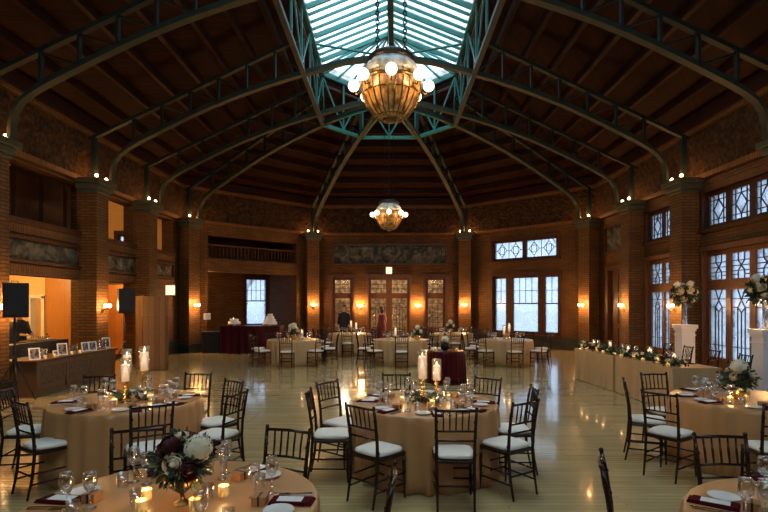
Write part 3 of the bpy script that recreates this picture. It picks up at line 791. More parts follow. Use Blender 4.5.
# hipped octagonal end
ec = [(-XE, 16.1), (-XE, 16.95), (-.92, 18.22), (.92, 18.22), (XE, 16.95), (XE, 16.1)]
for k in range(5):
    a, b = ec[k], ec[k+1]
    MB().add([(*a, ZE+.05), (*b, ZE+.05), (0, 16.1, ZG+.02)], [(0, 1, 2)]).build('glass_hip', M_SKY, skl)
    nn = 2 if k in (0, 4) else 3
    for j in range(nn):
        p = Vector((*a, ZE)).lerp(Vector((*b, ZE)), j/nn); dv = Vector((p.x, p.y-16.1, 0))
        MB().beam([p, apex], (-dv.y, dv.x, 0), .055 if j == 0 else .04, .13 if j == 0 else .07).build('hip_bar', M_TEAL, skl)
for Y in (6.4, 9.3, 12.1, 15.0):
    for s in (-1, 1): MB().tube([(s*XE, Y, 9.45), (0, Y, 9.08)], .035, 8).build('tie_rod', M_TEAL, skl)
    MB().tube([(0, Y, 9.08), (0, Y, ZG-.1)], .022, 8).build('king_rod', M_TEAL, skl)
# curb between roof and glazing
m = MB()
for k in range(5):
    a, b = ringpts[k], ringpts[k+1]; dv = Vector((b[0]-a[0], b[1]-a[1], 0)).normalized(); nn = Vector((-dv.y, dv.x, 0))*(.06)
    m.beam([Vector((*a, 9.48))+nn*1.5, Vector((*b, 9.48))+nn*1.5], (-dv.y, dv.x, 0), .08, .7)
m.build('curb', M_DWOOD, skl)
for s in (-1, 1):   # radial ties of the octagon end ring
    for (a, b) in (((s*XR, 17.0), (0, 16.1)), ((s*.95, 18.33), (0, 16.1))):
        dv = Vector((a[0]-b[0], a[1]-b[1], 0))
        MB().beam([(*a, 7.81), (*b, 8.17)], (-dv.y, dv.x, 0), .07, .06).build('radial_tie', M_TEAL, skl)
MB().lathe([(.22, 8.1), (.28, 8.2), (.22, 8.35)], 12, (0, 16.1, 0)).build('hub', M_TEAL, skl)

# ------------------------------------------------------------------ chandeliers
def chandelier(loc, label, topz, big):
    r = empty('chandelier', loc, 0, label, 'chandelier')
    prof_ = [(.10, -.37), (.19, -.35), (.25, -.30), (.33, -.18), (.385, -.05), (.405, .08), (.395, .20)]
    seg = 32
    fn = lambda rr, z, a: rr*(1+.035*abs(math.cos(a*8)))
    MB().lathe(prof_, 64, fn=fn).build('amber_bowl', M_AMBER, r, True)
    MB().lathe([(.395, .20), (.37, .31), (.31, .40), (.24, .45), (.20, .46)], 48, fn=fn).build('crown_glass', M_TOPG, r, True)
    MB().lathe([(.28, .41), (.315, .42), (.32, .48), (.25, .53), (.10, .56)], 32).build('top_canopy', M_IRON, r, True)
    m = MB()
    for k in range(24):
        a = 2*PI*(k+.5)/24
        m.tube([((p[0]*1.035)*math.cos(a), (p[0]*1.035)*math.sin(a), p[1]) for p in prof_], .0085, 6)
    m.build('rib_bars', M_BRASS, r, True)
    m = MB(); m.lathe([(.41, .10), (.43, .115), (.43, .145), (.41, .16)], 48, cap=False); m.lathe([(.39, -.05), (.405, -.045), (.405, -.03), (.39, -.02)], 48, cap=False); m.lathe([(.21, -.345), (.225, -.335), (.21, -.31)], 32, cap=False); m.lathe([(.05, -.41), (.11, -.385), (.10, -.36)], 24)
    m.build('brass_bands', M_BRASS, r, True)
    for k in range(8):
        a = 2*PI*k/8-PI/2
        ca, sa = math.cos(a), math.sin(a)
        MB().tube([(.42*ca, .42*sa, .02), (.48*ca, .48*sa, -.02), (.52*ca, .52*sa, .05)], .012, 6).build('lamp_arm', M_BRASS, r, True)
        MB().sphere((.52*ca, .52*sa, .10), .078, 16, 10).build('globe', M_GLOBE, r, True)
    MB().tube([(0, 0, .55), (0, 0, topz-loc[2])], .035 if big else .012, 8).build('stem', M_BRASS if big else M_IRON, r)
    for s in (-1, 1):
        m = MB(); z = .52; top = topz-loc[2]-.05; k = 0; x = s*(.19 if big else .14)
        if big:
            while z < top:
                # oval links, alternately turned
                pts = []
                for q in range(9):
                    a = 2*PI*q/8; u = .022*math.cos(a); w = .04*math.sin(a)
                    pts.append((x+(u if k % 2 else 0), (0 if k % 2 else u), z+.03+w))
                m.tube(pts, .011, 6); z += .062; k += 1
        else: m.tube([(x, 0, .5), (x, 0, top)], .008, 6)
        m.build('chain' if big else 'cable', M_IRON, r)
    if not big: pass
    for k in range(4):
        a = PI/2*k+PI/4
        light('chandelier_light', (.68*math.cos(a), .68*math.sin(a), .08), 17, (1, .57, .26), .09, r)
    return r
chandelier((.03, 7.1, 4.78), 'large amber glass bowl chandelier with globe lamps hanging nearest, under the skylight', 10.1, True)
chandelier((.0, 16.1, 4.55), 'smaller-looking amber chandelier hanging farther back on long cables', 8.15, False)

# ------------------------------------------------------------------ chair
def make_chair():
    r = empty('chiavari_chair', (0, 0, 0), 0, 'x', 'chair')
    R_ = .0135
    for s in (-1, 1):
        m = MB(); m.tube([(s*.185, .185, 0), (s*.182, .18, .12), (s*.18, .178, .30), (s*.178, .175, .43)], [.010, .013, .0165, .016], 8)
        for z in (.14, .25, .36): m.lathe([(.014, z-.012), (.0195, z), (.014, z+.012)], 8, (s*.1815, .179, 0), cap=False)
        m.build('leg', M_CHAIR, r, True)
        m = MB(); m.tube([(s*.165, -.245, 0), (s*.168, -.205, .2), (s*.17, -.185, .43), (s*.172, -.195, .6), (s*.178, -.225, .8), (s*.182, -.25, .92)], [.011, .014, .0165, .0155, .0145, .0125], 8)
        for z, y in ((.50, -.187), (.66, -.203), (.80, -.224)): m.lathe([(.014, z-.012), (.0195, z), (.014, z+.012)], 8, (s*.175, y, 0), cap=False)
        m.sphere((s*.182, -.251, .925), .016, 8, 6)
        m.build('leg', M_CHAIR, r, True)
    m = MB(); m.prism([(-.19, .20), (-.20, .0), (-.18, -.19), (.18, -.19), (.20, .0), (.19, .20)], .415, .445)
    m.build('seat', M_CHAIR, r, bevel=.008)
    m = MB(); n = 28; prof_ = [(.86, .446), (1.0, .455), (1.02, .472), (.97, .488), (.80, .497), (.4, .503)]
    vs = []
    for q, z in prof_:
        for k in range(n):
            a = 2*PI*k/n; c, s_ = math.cos(a), math.sin(a)
            e = .38; vs.append((.185*q*math.copysign(abs(c)**e, c)*(1-.06*(1 if s_ < 0 else 0)), .185*q*math.copysign(abs(s_)**e, s_)+.008, z))
    fs = [(i*n+k, i*n+(k+1) % n, (i+1)*n+(k+1) % n, (i+1)*n+k) for i in range(len(prof_)-1) for k in range(n)]
    fs.append(tuple(range(n-1, -1, -1))); fs.append(tuple((len(prof_)-1)*n+k for k in range(n)))
    m.add(vs, fs); m.build('seat_cushion', M_CUSH, r, True)
    def yb(z): return -.185-.065*max(0, (z-.45)/.47)**1.4
    m = MB()
    for z, rr in ((.905, .012), (.715, .0095), (.625, .0095)):
        m.tube([(-.18, yb(z), z), (0, yb(z)-.012, z+.003), (.18, yb(z), z)], rr, 8)
    for k in range(5):
        x = (-2+k)*.056
        m.tube([(x, yb(.715)-.008, .715), (x, yb(.80)-.010, .80), (x*1.05, yb(.905)-.010, .905)], [.0065, .0085, .0065], 6)
    m.build('backrest', M_CHAIR, r, True)
    m = MB()
    for z in (.16, .26): m.tube([(-.183, .182, z), (.183, .182, z)], .009, 6)
    m.tube([(-.168, -.21, .22), (.168, -.21, .22)], .009, 6)
    for s in (-1, 1):
        for z in (.14, .24): m.tube([(s*.183, .182, z), (s*.167, -.212, z)], .009, 6)
    m.build('stretcher', M_CHAIR, r, True)
    return r
chair0 = make_chair(); CH = [False]
def chair(x, y, face, label, group=None):
    rz = math.atan2(face[1], face[0])-PI/2
    if not CH[0]:
        o = chair0; CH[0] = True; o.location = (x, y, 0); o.rotation_euler = (0, 0, rz)
    else: o = dup(chair0, (x, y, 0), rz)
    o['label'] = label; o['group'] = group or 'dark chiavari chairs with ivory cushions'
    return o
TABLES = [  # x, y, name, seat angles (deg)
 (.41, 5.78, 'centre table', [232, 278, 318, 357, 42, 95, 180, 148]),
 (-1.20, 2.85, 'front left table', [4, 62, 124, 178, 300, 240]),
 (-3.0, 5.89, 'left table', [305, 255, 195, 130, 78, 25, 340]),
 (4.2, 6.0, 'right table', [205, 170, 122, 75, 255, 300]),
 (2.36, 2.5, 'front right table', [92, 150, 40, 205]),
 (-2.93, 15.8, 'far left table', None), (.36, 15.8, 'far centre table', None), (3.61, 15.8, 'far right table', None),
 (-1.44, 18.9, 'rear left table', None), (2.3, 18.9, 'rear right table', None)]
# chairs measured in the hall: centre of the top rail and the direction it faces
def chair_back(bx, by, face, label):
    f = Vector(face).normalized()
    for T in TABLES[:5]:
        q = Vector((bx-T[0], by-T[1]))
        if q.length < 1.10: q = q.normalized()*1.10; bx, by = T[0]+q.x, T[1]+q.y
    chair(bx+f.x*.245, by+f.y*.245, f, label)
CHAIRS = [
 # centre table
 (-.27, 4.72, (.66, .75), 'dark chair at the centre table, front left, turned to the right, cushion fully seen'),
 (.60, 4.57, (.03, 1), 'dark chair at the centre table, front right, seen squarely from behind'),
 (1.31, 4.91, (-.56, .83), 'dark chair at the right front of the centre table, nearer of the overlapping pair'),
 (1.62, 5.72, (-1, .05), 'dark chair edge-on at the right of the centre table, farther of the pair'),
 (1.17, 6.42, (-.62, -.78), 'dark chair behind the centre table on its right'),
 (.12, 6.76, (-.02, -1), 'dark chair directly behind the centre table candles'),
 (-.86, 5.50, (1, .02), 'dark chair edge-on at the left of the centre table, nearer of two'),
 (-.74, 6.17, (.81, -.59), 'dark chair at the far left of the centre table, backrest turned'),
 # front left table
 (-.77, 3.84, (-.33, -.95), 'dark chair back rising behind the front left table, right of the bouquet'),
 (-1.89, 3.86, (.28, -.96), 'dark chair back directly left of the front bouquet'),
 (.02, 2.84, (-1, .05), 'dark chair post edge-on at the bottom middle of the frame'),
 # left table
 (-2.20, 4.76, (-.55, .83), 'dark chair tucked under the front right of the left table'),
 (-3.55, 4.92, (.55, .83), 'large dark chair at the front left of the left table, cushion seen'),
 (-4.22, 5.62, (.97, .2), 'dark chair at the left edge of the frame beside the left table'),
 (-3.74, 6.64, (.2, -.98), 'dark chair behind the left table in front of the photo cabinet'),
 (-2.64, 6.74, (-.1, -1), 'dark chair behind the left table on its right'),
 (-1.90, 6.26, (-.62, -.78), 'dark chair right of the left table, farther of the overlapping pair'),
 (-1.60, 5.40, (-.94, .3), 'dark chair right of the left table, nearer of the overlapping pair'),
 # right table
 (2.86, 5.42, (.8, .6), 'dark chair at the front left of the right table, cushion fully seen'),
 (2.88, 6.26, (.87, -.35), 'dark chair edge-on at the left of the right table'),
 (3.64, 6.80, (.1, -1), 'dark chair behind the right table beside the head table cloth'),
 (4.66, 6.95, (-.15, -1), 'dark chair behind the right table and its flower vase'),
 (3.66, 4.72, (.2, .98), 'dark chair cut by the right edge of the frame at the right table'),
 (5.62, 8.25, (-.95, -.25), 'dark chair beyond the right table next to the head table end'),
 # front right table
 (2.38, 3.68, (-.02, -1), 'dark chair back rising behind the front right table'),
 (1.30, 3.12, (.93, -.38), 'dark chair edge-on standing alone before the front right table'),
]
for c in CHAIRS: chair_back(c[0], c[1], c[2], c[3])

# ------------------------------------------------------------------ tables
RT = .80; ZTAB = .75
def cloth(x, y, label, r=RT, h=ZTAB, mat=None, seed=0, name='round_table', cat='table', loft=.02):
    rnd = random.Random(seed); n1 = 22+seed % 5; p1, p2 = rnd.random()*6, rnd.random()*6
    def fn(rr, z, a):
        if z > h-.004: return rr
        t = 1-z/h
        k = (1-abs(math.sin(a*n1*.5+p1+.5*math.sin(a*3+p2))))*.9-.3+math.sin(a*(n1+7)+p2)*.22
        return rr*(1+loft*t+.065*k*t**.38)
    pr = [(.01, h), (r*.5, h), (r-.02, h), (r-.006, h-.003), (r, h-.012), (r+.004, h-.05), (r+.005, h*.88), (r+.006, h*.72), (r+.006, h*.5), (r+.006, h*.25), (r+.008, .012)]
    o = MB().lathe(pr, 180, fn=fn).build(name, mat or M_CLOTH, smooth=True, loc=(x, y, 0))
    tagset(o, label, cat); return o
for i, (x, y, nm, seats) in enumerate(TABLES):
    o = cloth(x, y, 'round %s under a floor-length %s cloth' % (nm, 'champagne satin' if seats else 'pale cream'), seed=i, mat=M_CLOTH if seats else M_CLOTH2)
    o['group'] = 'round guest tables'

# ---------------- tableware prototypes, built then moved to the first use
def P_goblet():
    o = empty('water_goblet', cat='glass', label='x')
    prof_ = [(.004, .085), (.014, .092), (.030, .112), (.037, .14), (.036, .17), (.032, .195), (.0305, .195), (.034, .165), (.034, .14), (.026, .112), (.004, .10)]
    MB().lathe(prof_, 16, cap=False).build('bowl', M_GLASS, o, True)
    MB().lathe([(.034, 0), (.033, .003), (.008, .008), (.0045, .02), (.004, .085)], 14).build('stem', M_GLASS, o, True); return o
def P_wine():
    o = empty('wine_glass', cat='glass', label='x')
    prof_ = [(.004, .10), (.020, .108), (.036, .135), (.039, .16), (.035, .195), (.031, .215), (.0295, .215), (.033, .19), (.036, .16), (.033, .137), (.004, .115)]
    MB().lathe(prof_, 16, cap=False).build('bowl', M_GLASS, o, True)
    MB().lathe([(.036, 0), (.035, .003), (.009, .008), (.004, .02), (.0035, .10)], 14).build('stem', M_GLASS, o, True); return o
def P_napkin():
    m = MB(); m.prism([(-.125, -.055), (.12, -.06), (.128, .05), (-.12, .057)], .001, .011); m.prism([(-.12, -.05), (.10, -.055), (.122, .045), (-.115, .05)], .011, .019)
    o = m.build('napkin', M_NAPK, bevel=.004); o['category'] = 'napkin'; return o
def P_card():
    o = MB().prism([(-.07, -.035), (.07, -.037), (.072, .035), (-.069, .037)], 0, .0015).build('menu_card', M_WHITE); o['category'] = 'card'; return o
def P_box():
    o = empty('favor_box', cat='gift box', label='x')
    MB().box(-.04, .04, -.04, .04, 0, .05).build('box', M_KRAFT, o, bevel=.003)
    m = MB(); m.box(-.006, .006, -.0415, .0415, 0, .0515); m.build('ribbon', M_RIB, o); return o
def P_plate():
    o = MB().lathe([(.045, 0), (.05, .006), (.075, .010), (.085, .016), (.083, .017), (.072, .013), (.045, .009), (.001, .009)], 28).build('bread_plate', M_CHINA, smooth=True); o['category'] = 'plate'; return o
def P_knife():
    m = MB(); m.beam([(-.11, 0, .004), (0, 0, .005), (.02, 0, .005)], (0, 1, 0), .012, .005); m.prism([(.02, -.009), (.10, -.010), (.115, .004), (.02, .008)], .003, .0055)
    o = m.build('knife', M_SILV, bevel=.001); o['category'] = 'cutlery'; return o
def P_fork():
    m = MB(); m.prism([(-.10, -.008), (.02, -.003), (.04, -.012), (.055, -.012), (.055, .012), (.04, .012), (.02, .003), (-.10, .008)], .002, .005)
    for k in range(4): m.box(.055, .095, -.012+k*.0068, -.0085+k*.0068, .003, .0055)
    o = m.build('fork', M_SILV); o['category'] = 'cutlery'; return o
def P_votive():
    o = empty('votive_candle', cat='candle', label='x')
    MB().lathe([(.024, 0), (.030, .004), (.031, .062), (.029, .062), (.027, .006)], 16, cap=False).build('votive_holder', M_VGLOW, o, True)
    MB().lathe([(.022, .006), (.022, .035), (.001, .035)], 12).build('wax', M_WAX, o, True)
    MB().lathe([(.001, .036), (.006, .044), (.004, .055), (.0005, .064)], 8).build('flame', M_FLAME, o, True); return o
def P_small_glass():
    o = MB().lathe([(.028, 0), (.030, .002), (.034, .09), (.0325, .09), (.028, .006), (.001, .006)], 16, cap=False).build('tumbler', M_GLASS, smooth=True); o['category'] = 'glass'; return o
PROTO = {}; BUILD = dict(goblet=P_goblet, wine=P_wine, napkin=P_napkin, card=P_card, box=P_box, plate=P_plate, knife=P_knife, fork=P_fork, votive=P_votive, tumbler=P_small_glass)
def visible(x, y, z, mg=8):
    if y < .5: return False
    px = VX+x*F/y; py = VY+(H-z)*F/y
    return -mg < px < 768+mg and -mg < py < 512+mg
def put(kind, x, y, z, rz, label, group):
    if not visible(x, y, z+.06): return None
    if kind not in PROTO:
        o = BUILD[kind](); PROTO[kind] = o; o.location = (x, y, z); o.rotation_euler = (0, 0, rz); o['label'] = label; o['group'] = group
    else: o = dup(PROTO[kind], (x, y, z), rz, label, group)
    return o
def place_word(a):
    a = a % 360
    W_ = ['right-hand', 'right rear', 'rear', 'left rear', 'left-hand', 'left front', 'front', 'right front']
    return W_[int(((a+22.5) % 360)//45)]
def setting(cx, cy, ang, tname, word, full=True):
    a = math.radians(ang); d = Vector((math.cos(a), math.sin(a))); t = Vector((-d.y, d.x))
    def P(r, k): q = d*r+t*k; return cx+q.x, cy+q.y
    j = random.uniform(-.25, .25)
    who = '%s place of the %s' % (word, tname)
    z = ZTAB+.001
    if full:
        x, y = P(.655, -.02); 
        put('napkin', x, y, z, a+j*.5, 'folded burgundy napkin at the '+who, 'burgundy napkins')
        put('card', x-d.x*.01, y-d.y*.01, z+.0195, a+j*.5, 'white menu card on the napkin at the '+who, 'menu cards')
        x, y = P(.48, -.03); put('box', x, y, z, a+.4*j, 'ribboned kraft favour box at the '+who, 'favour boxes')
        x, y = P(.60, -.155); put('plate', x, y, z, 0, 'small white bread plate at the '+who, 'bread plates')
        x, y = P(.66, .075); put('knife', x, y, z, a+PI+.05, 'silver knife at the '+who, 'knives')
        x, y = P(.66, .105); put('fork', x, y, z, a+PI, 'silver fork at the '+who, 'forks')
    x, y = P(.52, .13); put('wine', x, y, z, 0, 'clear wine glass at the '+who, 'wine glasses')
    if full:
        x, y = P(.44, .20); put('tumbler', x, y, ZTAB+.001, 0, 'short tumbler at the '+who, 'tumblers')
    x, y = P(.43, .07); put('goblet', x, y, z, 0, 'stemmed water goblet at the '+who, 'water goblets')
for (x, y, nm, seats) in TABLES:
    if seats:
        used = set()
        for a in seats:
            w = place_word(a)
            if w in used: w = 'second '+w
            used.add(w); setting(x, y, a, nm, w)
    else:
        for k in range(8): setting(x, y, 22.5+45*k, nm, ['right rear', 'rear right', 'rear left', 'left rear', 'left front', 'front left', 'front right', 'right front'][k], False)

# ---------------- flowers
def rose(mb, c, ax, r, rnd):
    c = Vector(c); ax = Vector(ax).normalized(); t = ax.orthogonal().normalized(); b = ax.cross(t)
    mb.sphere(c+ax*r*.05, r*.32, 8, 6, (1, 1, 1))
    for lay, (n, rl, p1, wd) in enumerate(((3, .42, 2.8, 1.25), (4, .62, 2.5, 1.0), (5, .82, 2.2, .85), (6, 1.0, 1.8, .72))):
        for i in range(n):
            a0 = 2*PI*(i+.5*lay)/n+rnd.uniform(-.12, .12); vs = []
            for v in range(5):
                ph = .35+(p1-.35)*v/4
                for u in range(5):
                    q = (u-2)/2; th = a0+wd*q*(1-.25*(v/4)**3*abs(q)); out = t*math.cos(th)+b*math.sin(th)
                    rr = r*rl*(1+.05*(i % 2)); fl = r*.10*(v/4)**4*(1+lay*.3)
                    vs.append(c+out*(math.sin(ph)*rr+fl)-ax*(math.cos(ph)*rr*(.75 if lay < 3 else .6)+r*.12*abs(q)**2*(v/4)+.08*r*lay))
            mb.add(vs, [(y*5+x, y*5+x+1, y*5+x+6, y*5+x+5) for y in range(4) for x in range(4)])
def hydrangea(mb, c, r, rnd, n=170):
    c = Vector(c); mb.sphere(c, r*.76, 12, 10)
    for i in range(n):
        z = 1-2*(i+.5)/n; ph = i*2.39996; q = math.sqrt(1-z*z)
        nrm = Vector((q*math.cos(ph), q*math.sin(ph), z)); p = c+nrm*r*rnd.uniform(.80, 1.06)
        t = nrm.orthogonal().normalized(); b = nrm.cross(t); a0 = rnd.random()*PI; s = r*.19
        for k in range(4):
            a = a0+k*PI/2; u = t*math.cos(a)+b*math.sin(a); v = nrm.cross(u)
            mb.add([p, p+u*s*.6+v*s*.4+nrm*s*.1, p+u*s*1.1+nrm*s*.15, p+u*s*.6-v*s*.4+nrm*s*.1], [(0, 1, 2, 3)])
def leafmb(mb, p, d, L_, w, rnd):
    d = Vector(d).normalized(); s = d.orthogonal().normalized(); s.rotate(Matrix.Rotation(rnd.random()*6.28, 3, d)); nn = s.cross(d)
    p = Vector(p)
    mb.add([p, p+d*L_*.35+s*w*.5+nn*w*.1, p+d*L_*.75+s*w*.4+nn*w*.05, p+d*L_-nn*w*.3, p+d*L_*.75-s*w*.4+nn*w*.05, p+d*L_*.35-s*w*.5+nn*w*.1, p+d*L_*.5-nn*w*.12], [(0, 1, 6), (1, 2, 6), (2, 3, 6), (3, 4, 6), (4, 5, 6), (5, 0, 6)])
def foliage(mb, c, r, n, rnd, L_=.06, w=.03, flat=.8):
    for i in range(n):
        v = Vector((rnd.gauss(0, 1), rnd.gauss(0, 1), rnd.gauss(0, .8)*flat)).normalized()
        p = Vector(c)+v*r*rnd.uniform(.55, .95)
        leafmb(mb, p, v+Vector((rnd.uniform(-.6, .6), rnd.uniform(-.6, .6), rnd.uniform(-.5, .4))), L_*rnd.uniform(.7, 1.3), w*rnd.uniform(.7, 1.2), rnd)
def bouquet(loc, label, vase, blooms, r, n=160, seed=1, vase_mat=None, cat='flower arrangement', vh=.16, cz=None, leafL=.06):
    rnd = random.Random(seed)
    o = empty('flower_arrangement', loc, 0, label, cat)
    if vase == 'compote': MB().lathe([(.055, 0), (.055, .006), (.018, .02), (.012, .05), (.03, .065), (.085, .11), (.095, .15), (.088, .152), (.075, .115), (.01, .08)], 24, cap=False).build('vase', vase_mat or M_GOLD, o, True)
    elif vase == 'bowl': MB().lathe([(.05, 0), (.09, .03), (.11, .08), (.10, .14), (.075, .17), (.07, .165), (.09, .13), (.095, .08), (.001, .03)], 24, cap=False).build('vase', vase_mat or M_GOLD, o, True)
    elif vase == 'tall': MB().lathe([(.07, 0), (.07, .01), (.05, .03), (.045, vh*.6), (.06, vh), (.055, vh), (.04, vh*.6), (.045, .04), (.001, .02)], 24, cap=False).build('vase', vase_mat or M_GLASS, o, True)
    if vase == 'tall':
        m = MB()
        for k in range(9): a = k*.7; m.tube([(.01*math.cos(a), .01*math.sin(a), .04), (.03*math.cos(a+2), .03*math.sin(a+2), vh)], .003, 5)
        m.build('stems', M_LEAF, o)
    cz = cz if cz is not None else vh+r*.55
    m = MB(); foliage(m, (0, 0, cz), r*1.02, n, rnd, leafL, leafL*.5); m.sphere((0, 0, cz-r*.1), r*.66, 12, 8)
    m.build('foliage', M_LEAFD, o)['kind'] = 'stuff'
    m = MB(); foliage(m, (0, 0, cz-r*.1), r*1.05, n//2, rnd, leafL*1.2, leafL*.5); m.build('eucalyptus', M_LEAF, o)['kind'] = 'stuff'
    for (kind, dx, dy, dz, rr) in blooms:
        v = Vector((dx, dy, dz)).normalized(); p = Vector((0, 0, cz))+v*r*.98
        mb = MB()
        if kind == 'h': hydrangea(mb, p, rr, rnd); mb.build('hydrangea', M_HYD, o, False)
        elif kind == 'w': rose(mb, p, v, rr, rnd); mb.build('rose', M_ROSEW, o, True)
        elif kind == 'b': rose(mb, p, v, rr, rnd); mb.build('rose', M_ROSEB, o, True)
        elif kind == 'd': rose(mb, p, v, rr, rnd); mb.build('dahlia', M_ROSED, o, True)
    return o
Z = ZTAB+.001
bouquet((-1.16, 2.87, Z), 'low bouquet of cream, white and burgundy blooms on the front left table', 'compote',
        [('d', -.35, -.5, .75, .065), ('h', .75, -.35, .55, .075), ('w', .05, -1, .12, .052), ('w', -.9, -.2, .35, .045), ('d', .6, -.85, -.15, .06), ('w', -.05, .1, 1.1, .045), ('d', .1, .6, .8, .06), ('d', -.7, .5, .6, .06), ('w', .7, .7, .5, .05), ('b', -.8, -.6, -.4, .03)], .145, 200, 3, vh=.13, cz=.24, leafL=.055, vase_mat=M_BRASS)
bouquet((4.07, 5.95, Z), 'bouquet with a large white hydrangea in a gold bowl on the right table', 'bowl',
        [('h', -.3, -.4, .9, .085), ('w', .8, -.5, .4, .06), ('h', .5, .3, .8, .06), ('w', -.85, -.5, .1, .04), ('b', .85, -.7, -.1, .045), ('w', -.6, .5, .5, .05)], .145, 160, 5, vh=.15, cz=.26)
# tall pedestal arrangements
def pedestal(x, y, h, label):
    o = empty('pedestal', (x, y, 0), 0, label, 'pedestal')
    m = MB(); m.box(-.155, .155, -.155, .155, .16, h-.14); m.build('shaft', M_PED, o, bevel=.006)
    m = MB(); m.box(-.20, .20, -.20, .20, 0, .10); m.box(-.175, .175, -.175, .175, .10, .16); m.build('plinth', M_PED, o, bevel=.006)
    m = MB(); m.box(-.17, .17, -.17, .17, h-.26, h-.23); m.box(-.175, .175, -.175, .175, h-.14, h-.09); m.box(-.2, .2, -.2, .2, h-.09, h); m.build('cap', M_PED, o, bevel=.006)
bl = [('w', 0, -1, .2, .085), ('w', .8, -.7, .1, .08), ('w', -.8, -.6, .2, .085), ('h', .2, -.6, .9, .09), ('w', -.5, -.7, -.5, .07), ('w', .5, -.7, -.6, .075), ('h', -.7, 0, .8, .085), ('w', .9, .2, .5, .08), ('w', -1, .2, -.1, .07), ('w', .1, .6, .8, .08), ('w', 1, -.2, -.3, .07)]
pedestal(7.02, 12.15, 1.36, 'white square pedestal beside the second right-hand column')
bouquet((7.02, 12.15, 1.361), 'ball of white roses in a tall glass vase on the farther pedestal', 'tall', bl, .27, 240, 8, vh=.52, cz=.73, leafL=.1)
pedestal(6.95, 9.45, 1.38, 'white square pedestal at the right edge by the nearest column')
bouquet((6.95, 9.45, 1.381), 'ball of white and blush roses in a tall glass vase on the nearer pedestal', 'tall', [('b' if k == 1 or k == 0 else b[0], *b[1:]) for k, b in enumerate(bl)], .27, 240, 9, vh=.5, cz=.74, leafL=.1)
# pillar candles on gold holders
def pillar(x, y, z, hold, ch, label, gold=True, cr=.036, glass=True):
    o = empty('pillar_candle', (x, y, z), 0, label, 'candle')
    m = MB()
    pr = [(.05, 0), (.05, .008), (.02, .02)]
    n = max(1, int(hold/.05))
    for k in range(n):
        zz = .02+(hold-.03)*(k+.5)/n; pr += [(.014, zz-.02), (.03, zz), (.014, zz+.02)]
    pr += [(.02, hold-.015), (.046, hold-.005), (.046, hold)]
    m.lathe(pr, 16); m.build('candle_holder', M_GOLD, o, True)
    MB().lathe([(cr, hold), (cr, hold+ch-.004), (cr-.004, hold+ch), (.001, hold+ch-.003)], 20).build('candle', M_WAX, o, True)
    MB().lathe([(.001, hold+ch), (.007, hold+ch+.012), (.005, hold+ch+.025), (.0005, hold+ch+.04)], 8).build('flame', M_FLAME, o, True)
    if glass: MB().lathe([(cr+.012, hold), (cr+.012, hold+ch+.07), (cr+.010, hold+ch+.07), (cr+.010, hold)], 20, cap=False).build('glass_sleeve', M_SLEEVE, o, True)
    light('candle_light', (0, 0, hold+ch+.03), .55, (1, .50, .18), .02, o)
pillar(.375, 5.76, Z, .27, .25, 'taller white pillar candle on the centre table, left of the pair', cr=.045)
pillar(.545, 5.86, Z, .24, .17, 'shorter white pillar candle in a glass sleeve on the centre table, right of the pair', cr=.042)
pillar(-2.96, 5.75, Z, .24, .19, 'lowest and nearest white pillar candle on the left table', cr=.044)
pillar(-3.07, 6.0, Z, .31, .20, 'middle white pillar candle on the left table', cr=.044)
pillar(-2.83, 5.92, Z, .34, .21, 'highest white pillar candle on the left table, right of the three', cr=.044)
# low greens round the candles
def greens(x, y, label, seed, mat_b, n=6, r=.17):
    rnd = random.Random(seed); o = empty('greenery_ring', (x, y, Z), 0, label, 'flower arrangement')
    m = MB()
    for k in range(130):
        a = rnd.random()*6.28; q = r*rnd.uniform(.45, 1); leafmb(m, (q*math.cos(a), q*math.sin(a), rnd.uniform(.01, .07)), (math.cos(a), math.sin(a), rnd.uniform(.0, .9)), rnd.uniform(.04, .08), .03, rnd)
    m.build('foliage', M_LEAF, o)
    for k in range(n):
        a = 2*PI*k/n+.4; mb = MB(); rose(mb, (r*.8*math.cos(a), r*.8*math.sin(a), .06), (math.cos(a)*.5, math.sin(a)*.5, 1), .035, rnd); mb.build('rose', mat_b if k % 2 else M_ROSED, o, True)
greens(.40, 5.78, 'ring of greenery and small roses round the centre table candles', 4, M_ROSEW)
greens(-2.95, 5.90, 'dark greenery and burgundy roses round the left table candles', 6, M_ROSED)
def tvot(cx, cy, nm, pts):
    for k, (dx, dy, w) in enumerate(pts):
        o = put('votive', cx+dx, cy+dy, Z, 0, 'glowing gold votive candle %s on the %s' % (w, nm), 'gold votive candles')
        if o is not None and visible(cx+dx, cy+dy, Z): light('votive_light', (cx+dx, cy+dy, Z+.075), .6, (1, .55, .22), .015)
tvot(.41, 5.78, 'centre table', [(-.26, -.02, 'left of the pillar candles'), (.06, -.22, 'in front of the pillar candles'), (.28, .12, 'right of the pillar candles')])
tvot(-3.0, 5.89, 'left table', [(-.02, -.26, 'in front of the pillar candles'), (.26, .0, 'right of the pillar candles')])
tvot(4.2, 6.0, 'right table', [(-.36, -.24, 'left of the gold bowl'), (-.12, -.15, 'in front of the gold bowl'), (.2, -.25, 'right of the gold bowl')])
tvot(-1.2, 2.85, 'front left table', [(-.18, .06, 'left of the bouquet, partly hidden'), (-.13, -.10, 'front left of the bouquet'), (.15, -.08, 'front right of the bouquet, lower one'), (.24, .12, 'right of the bouquet')])
tvot(2.36, 2.5, 'front right table', [(.04, .42, 'among the glasses')])
for (dx, dy, cx, cy, lb) in ((-.20, -.02, -1.2, 2.85, 'plain tumbler beside the votives on the front left table'), (.17, .06, -1.2, 2.85, 'plain tumbler right of the bouquet on the front left table'), (-.05, .45, 2.36, 2.5, 'plain tumbler on the front right table')):
    put('tumbler', cx+dx, cy+dy, Z, 0, lb, 'tumblers')
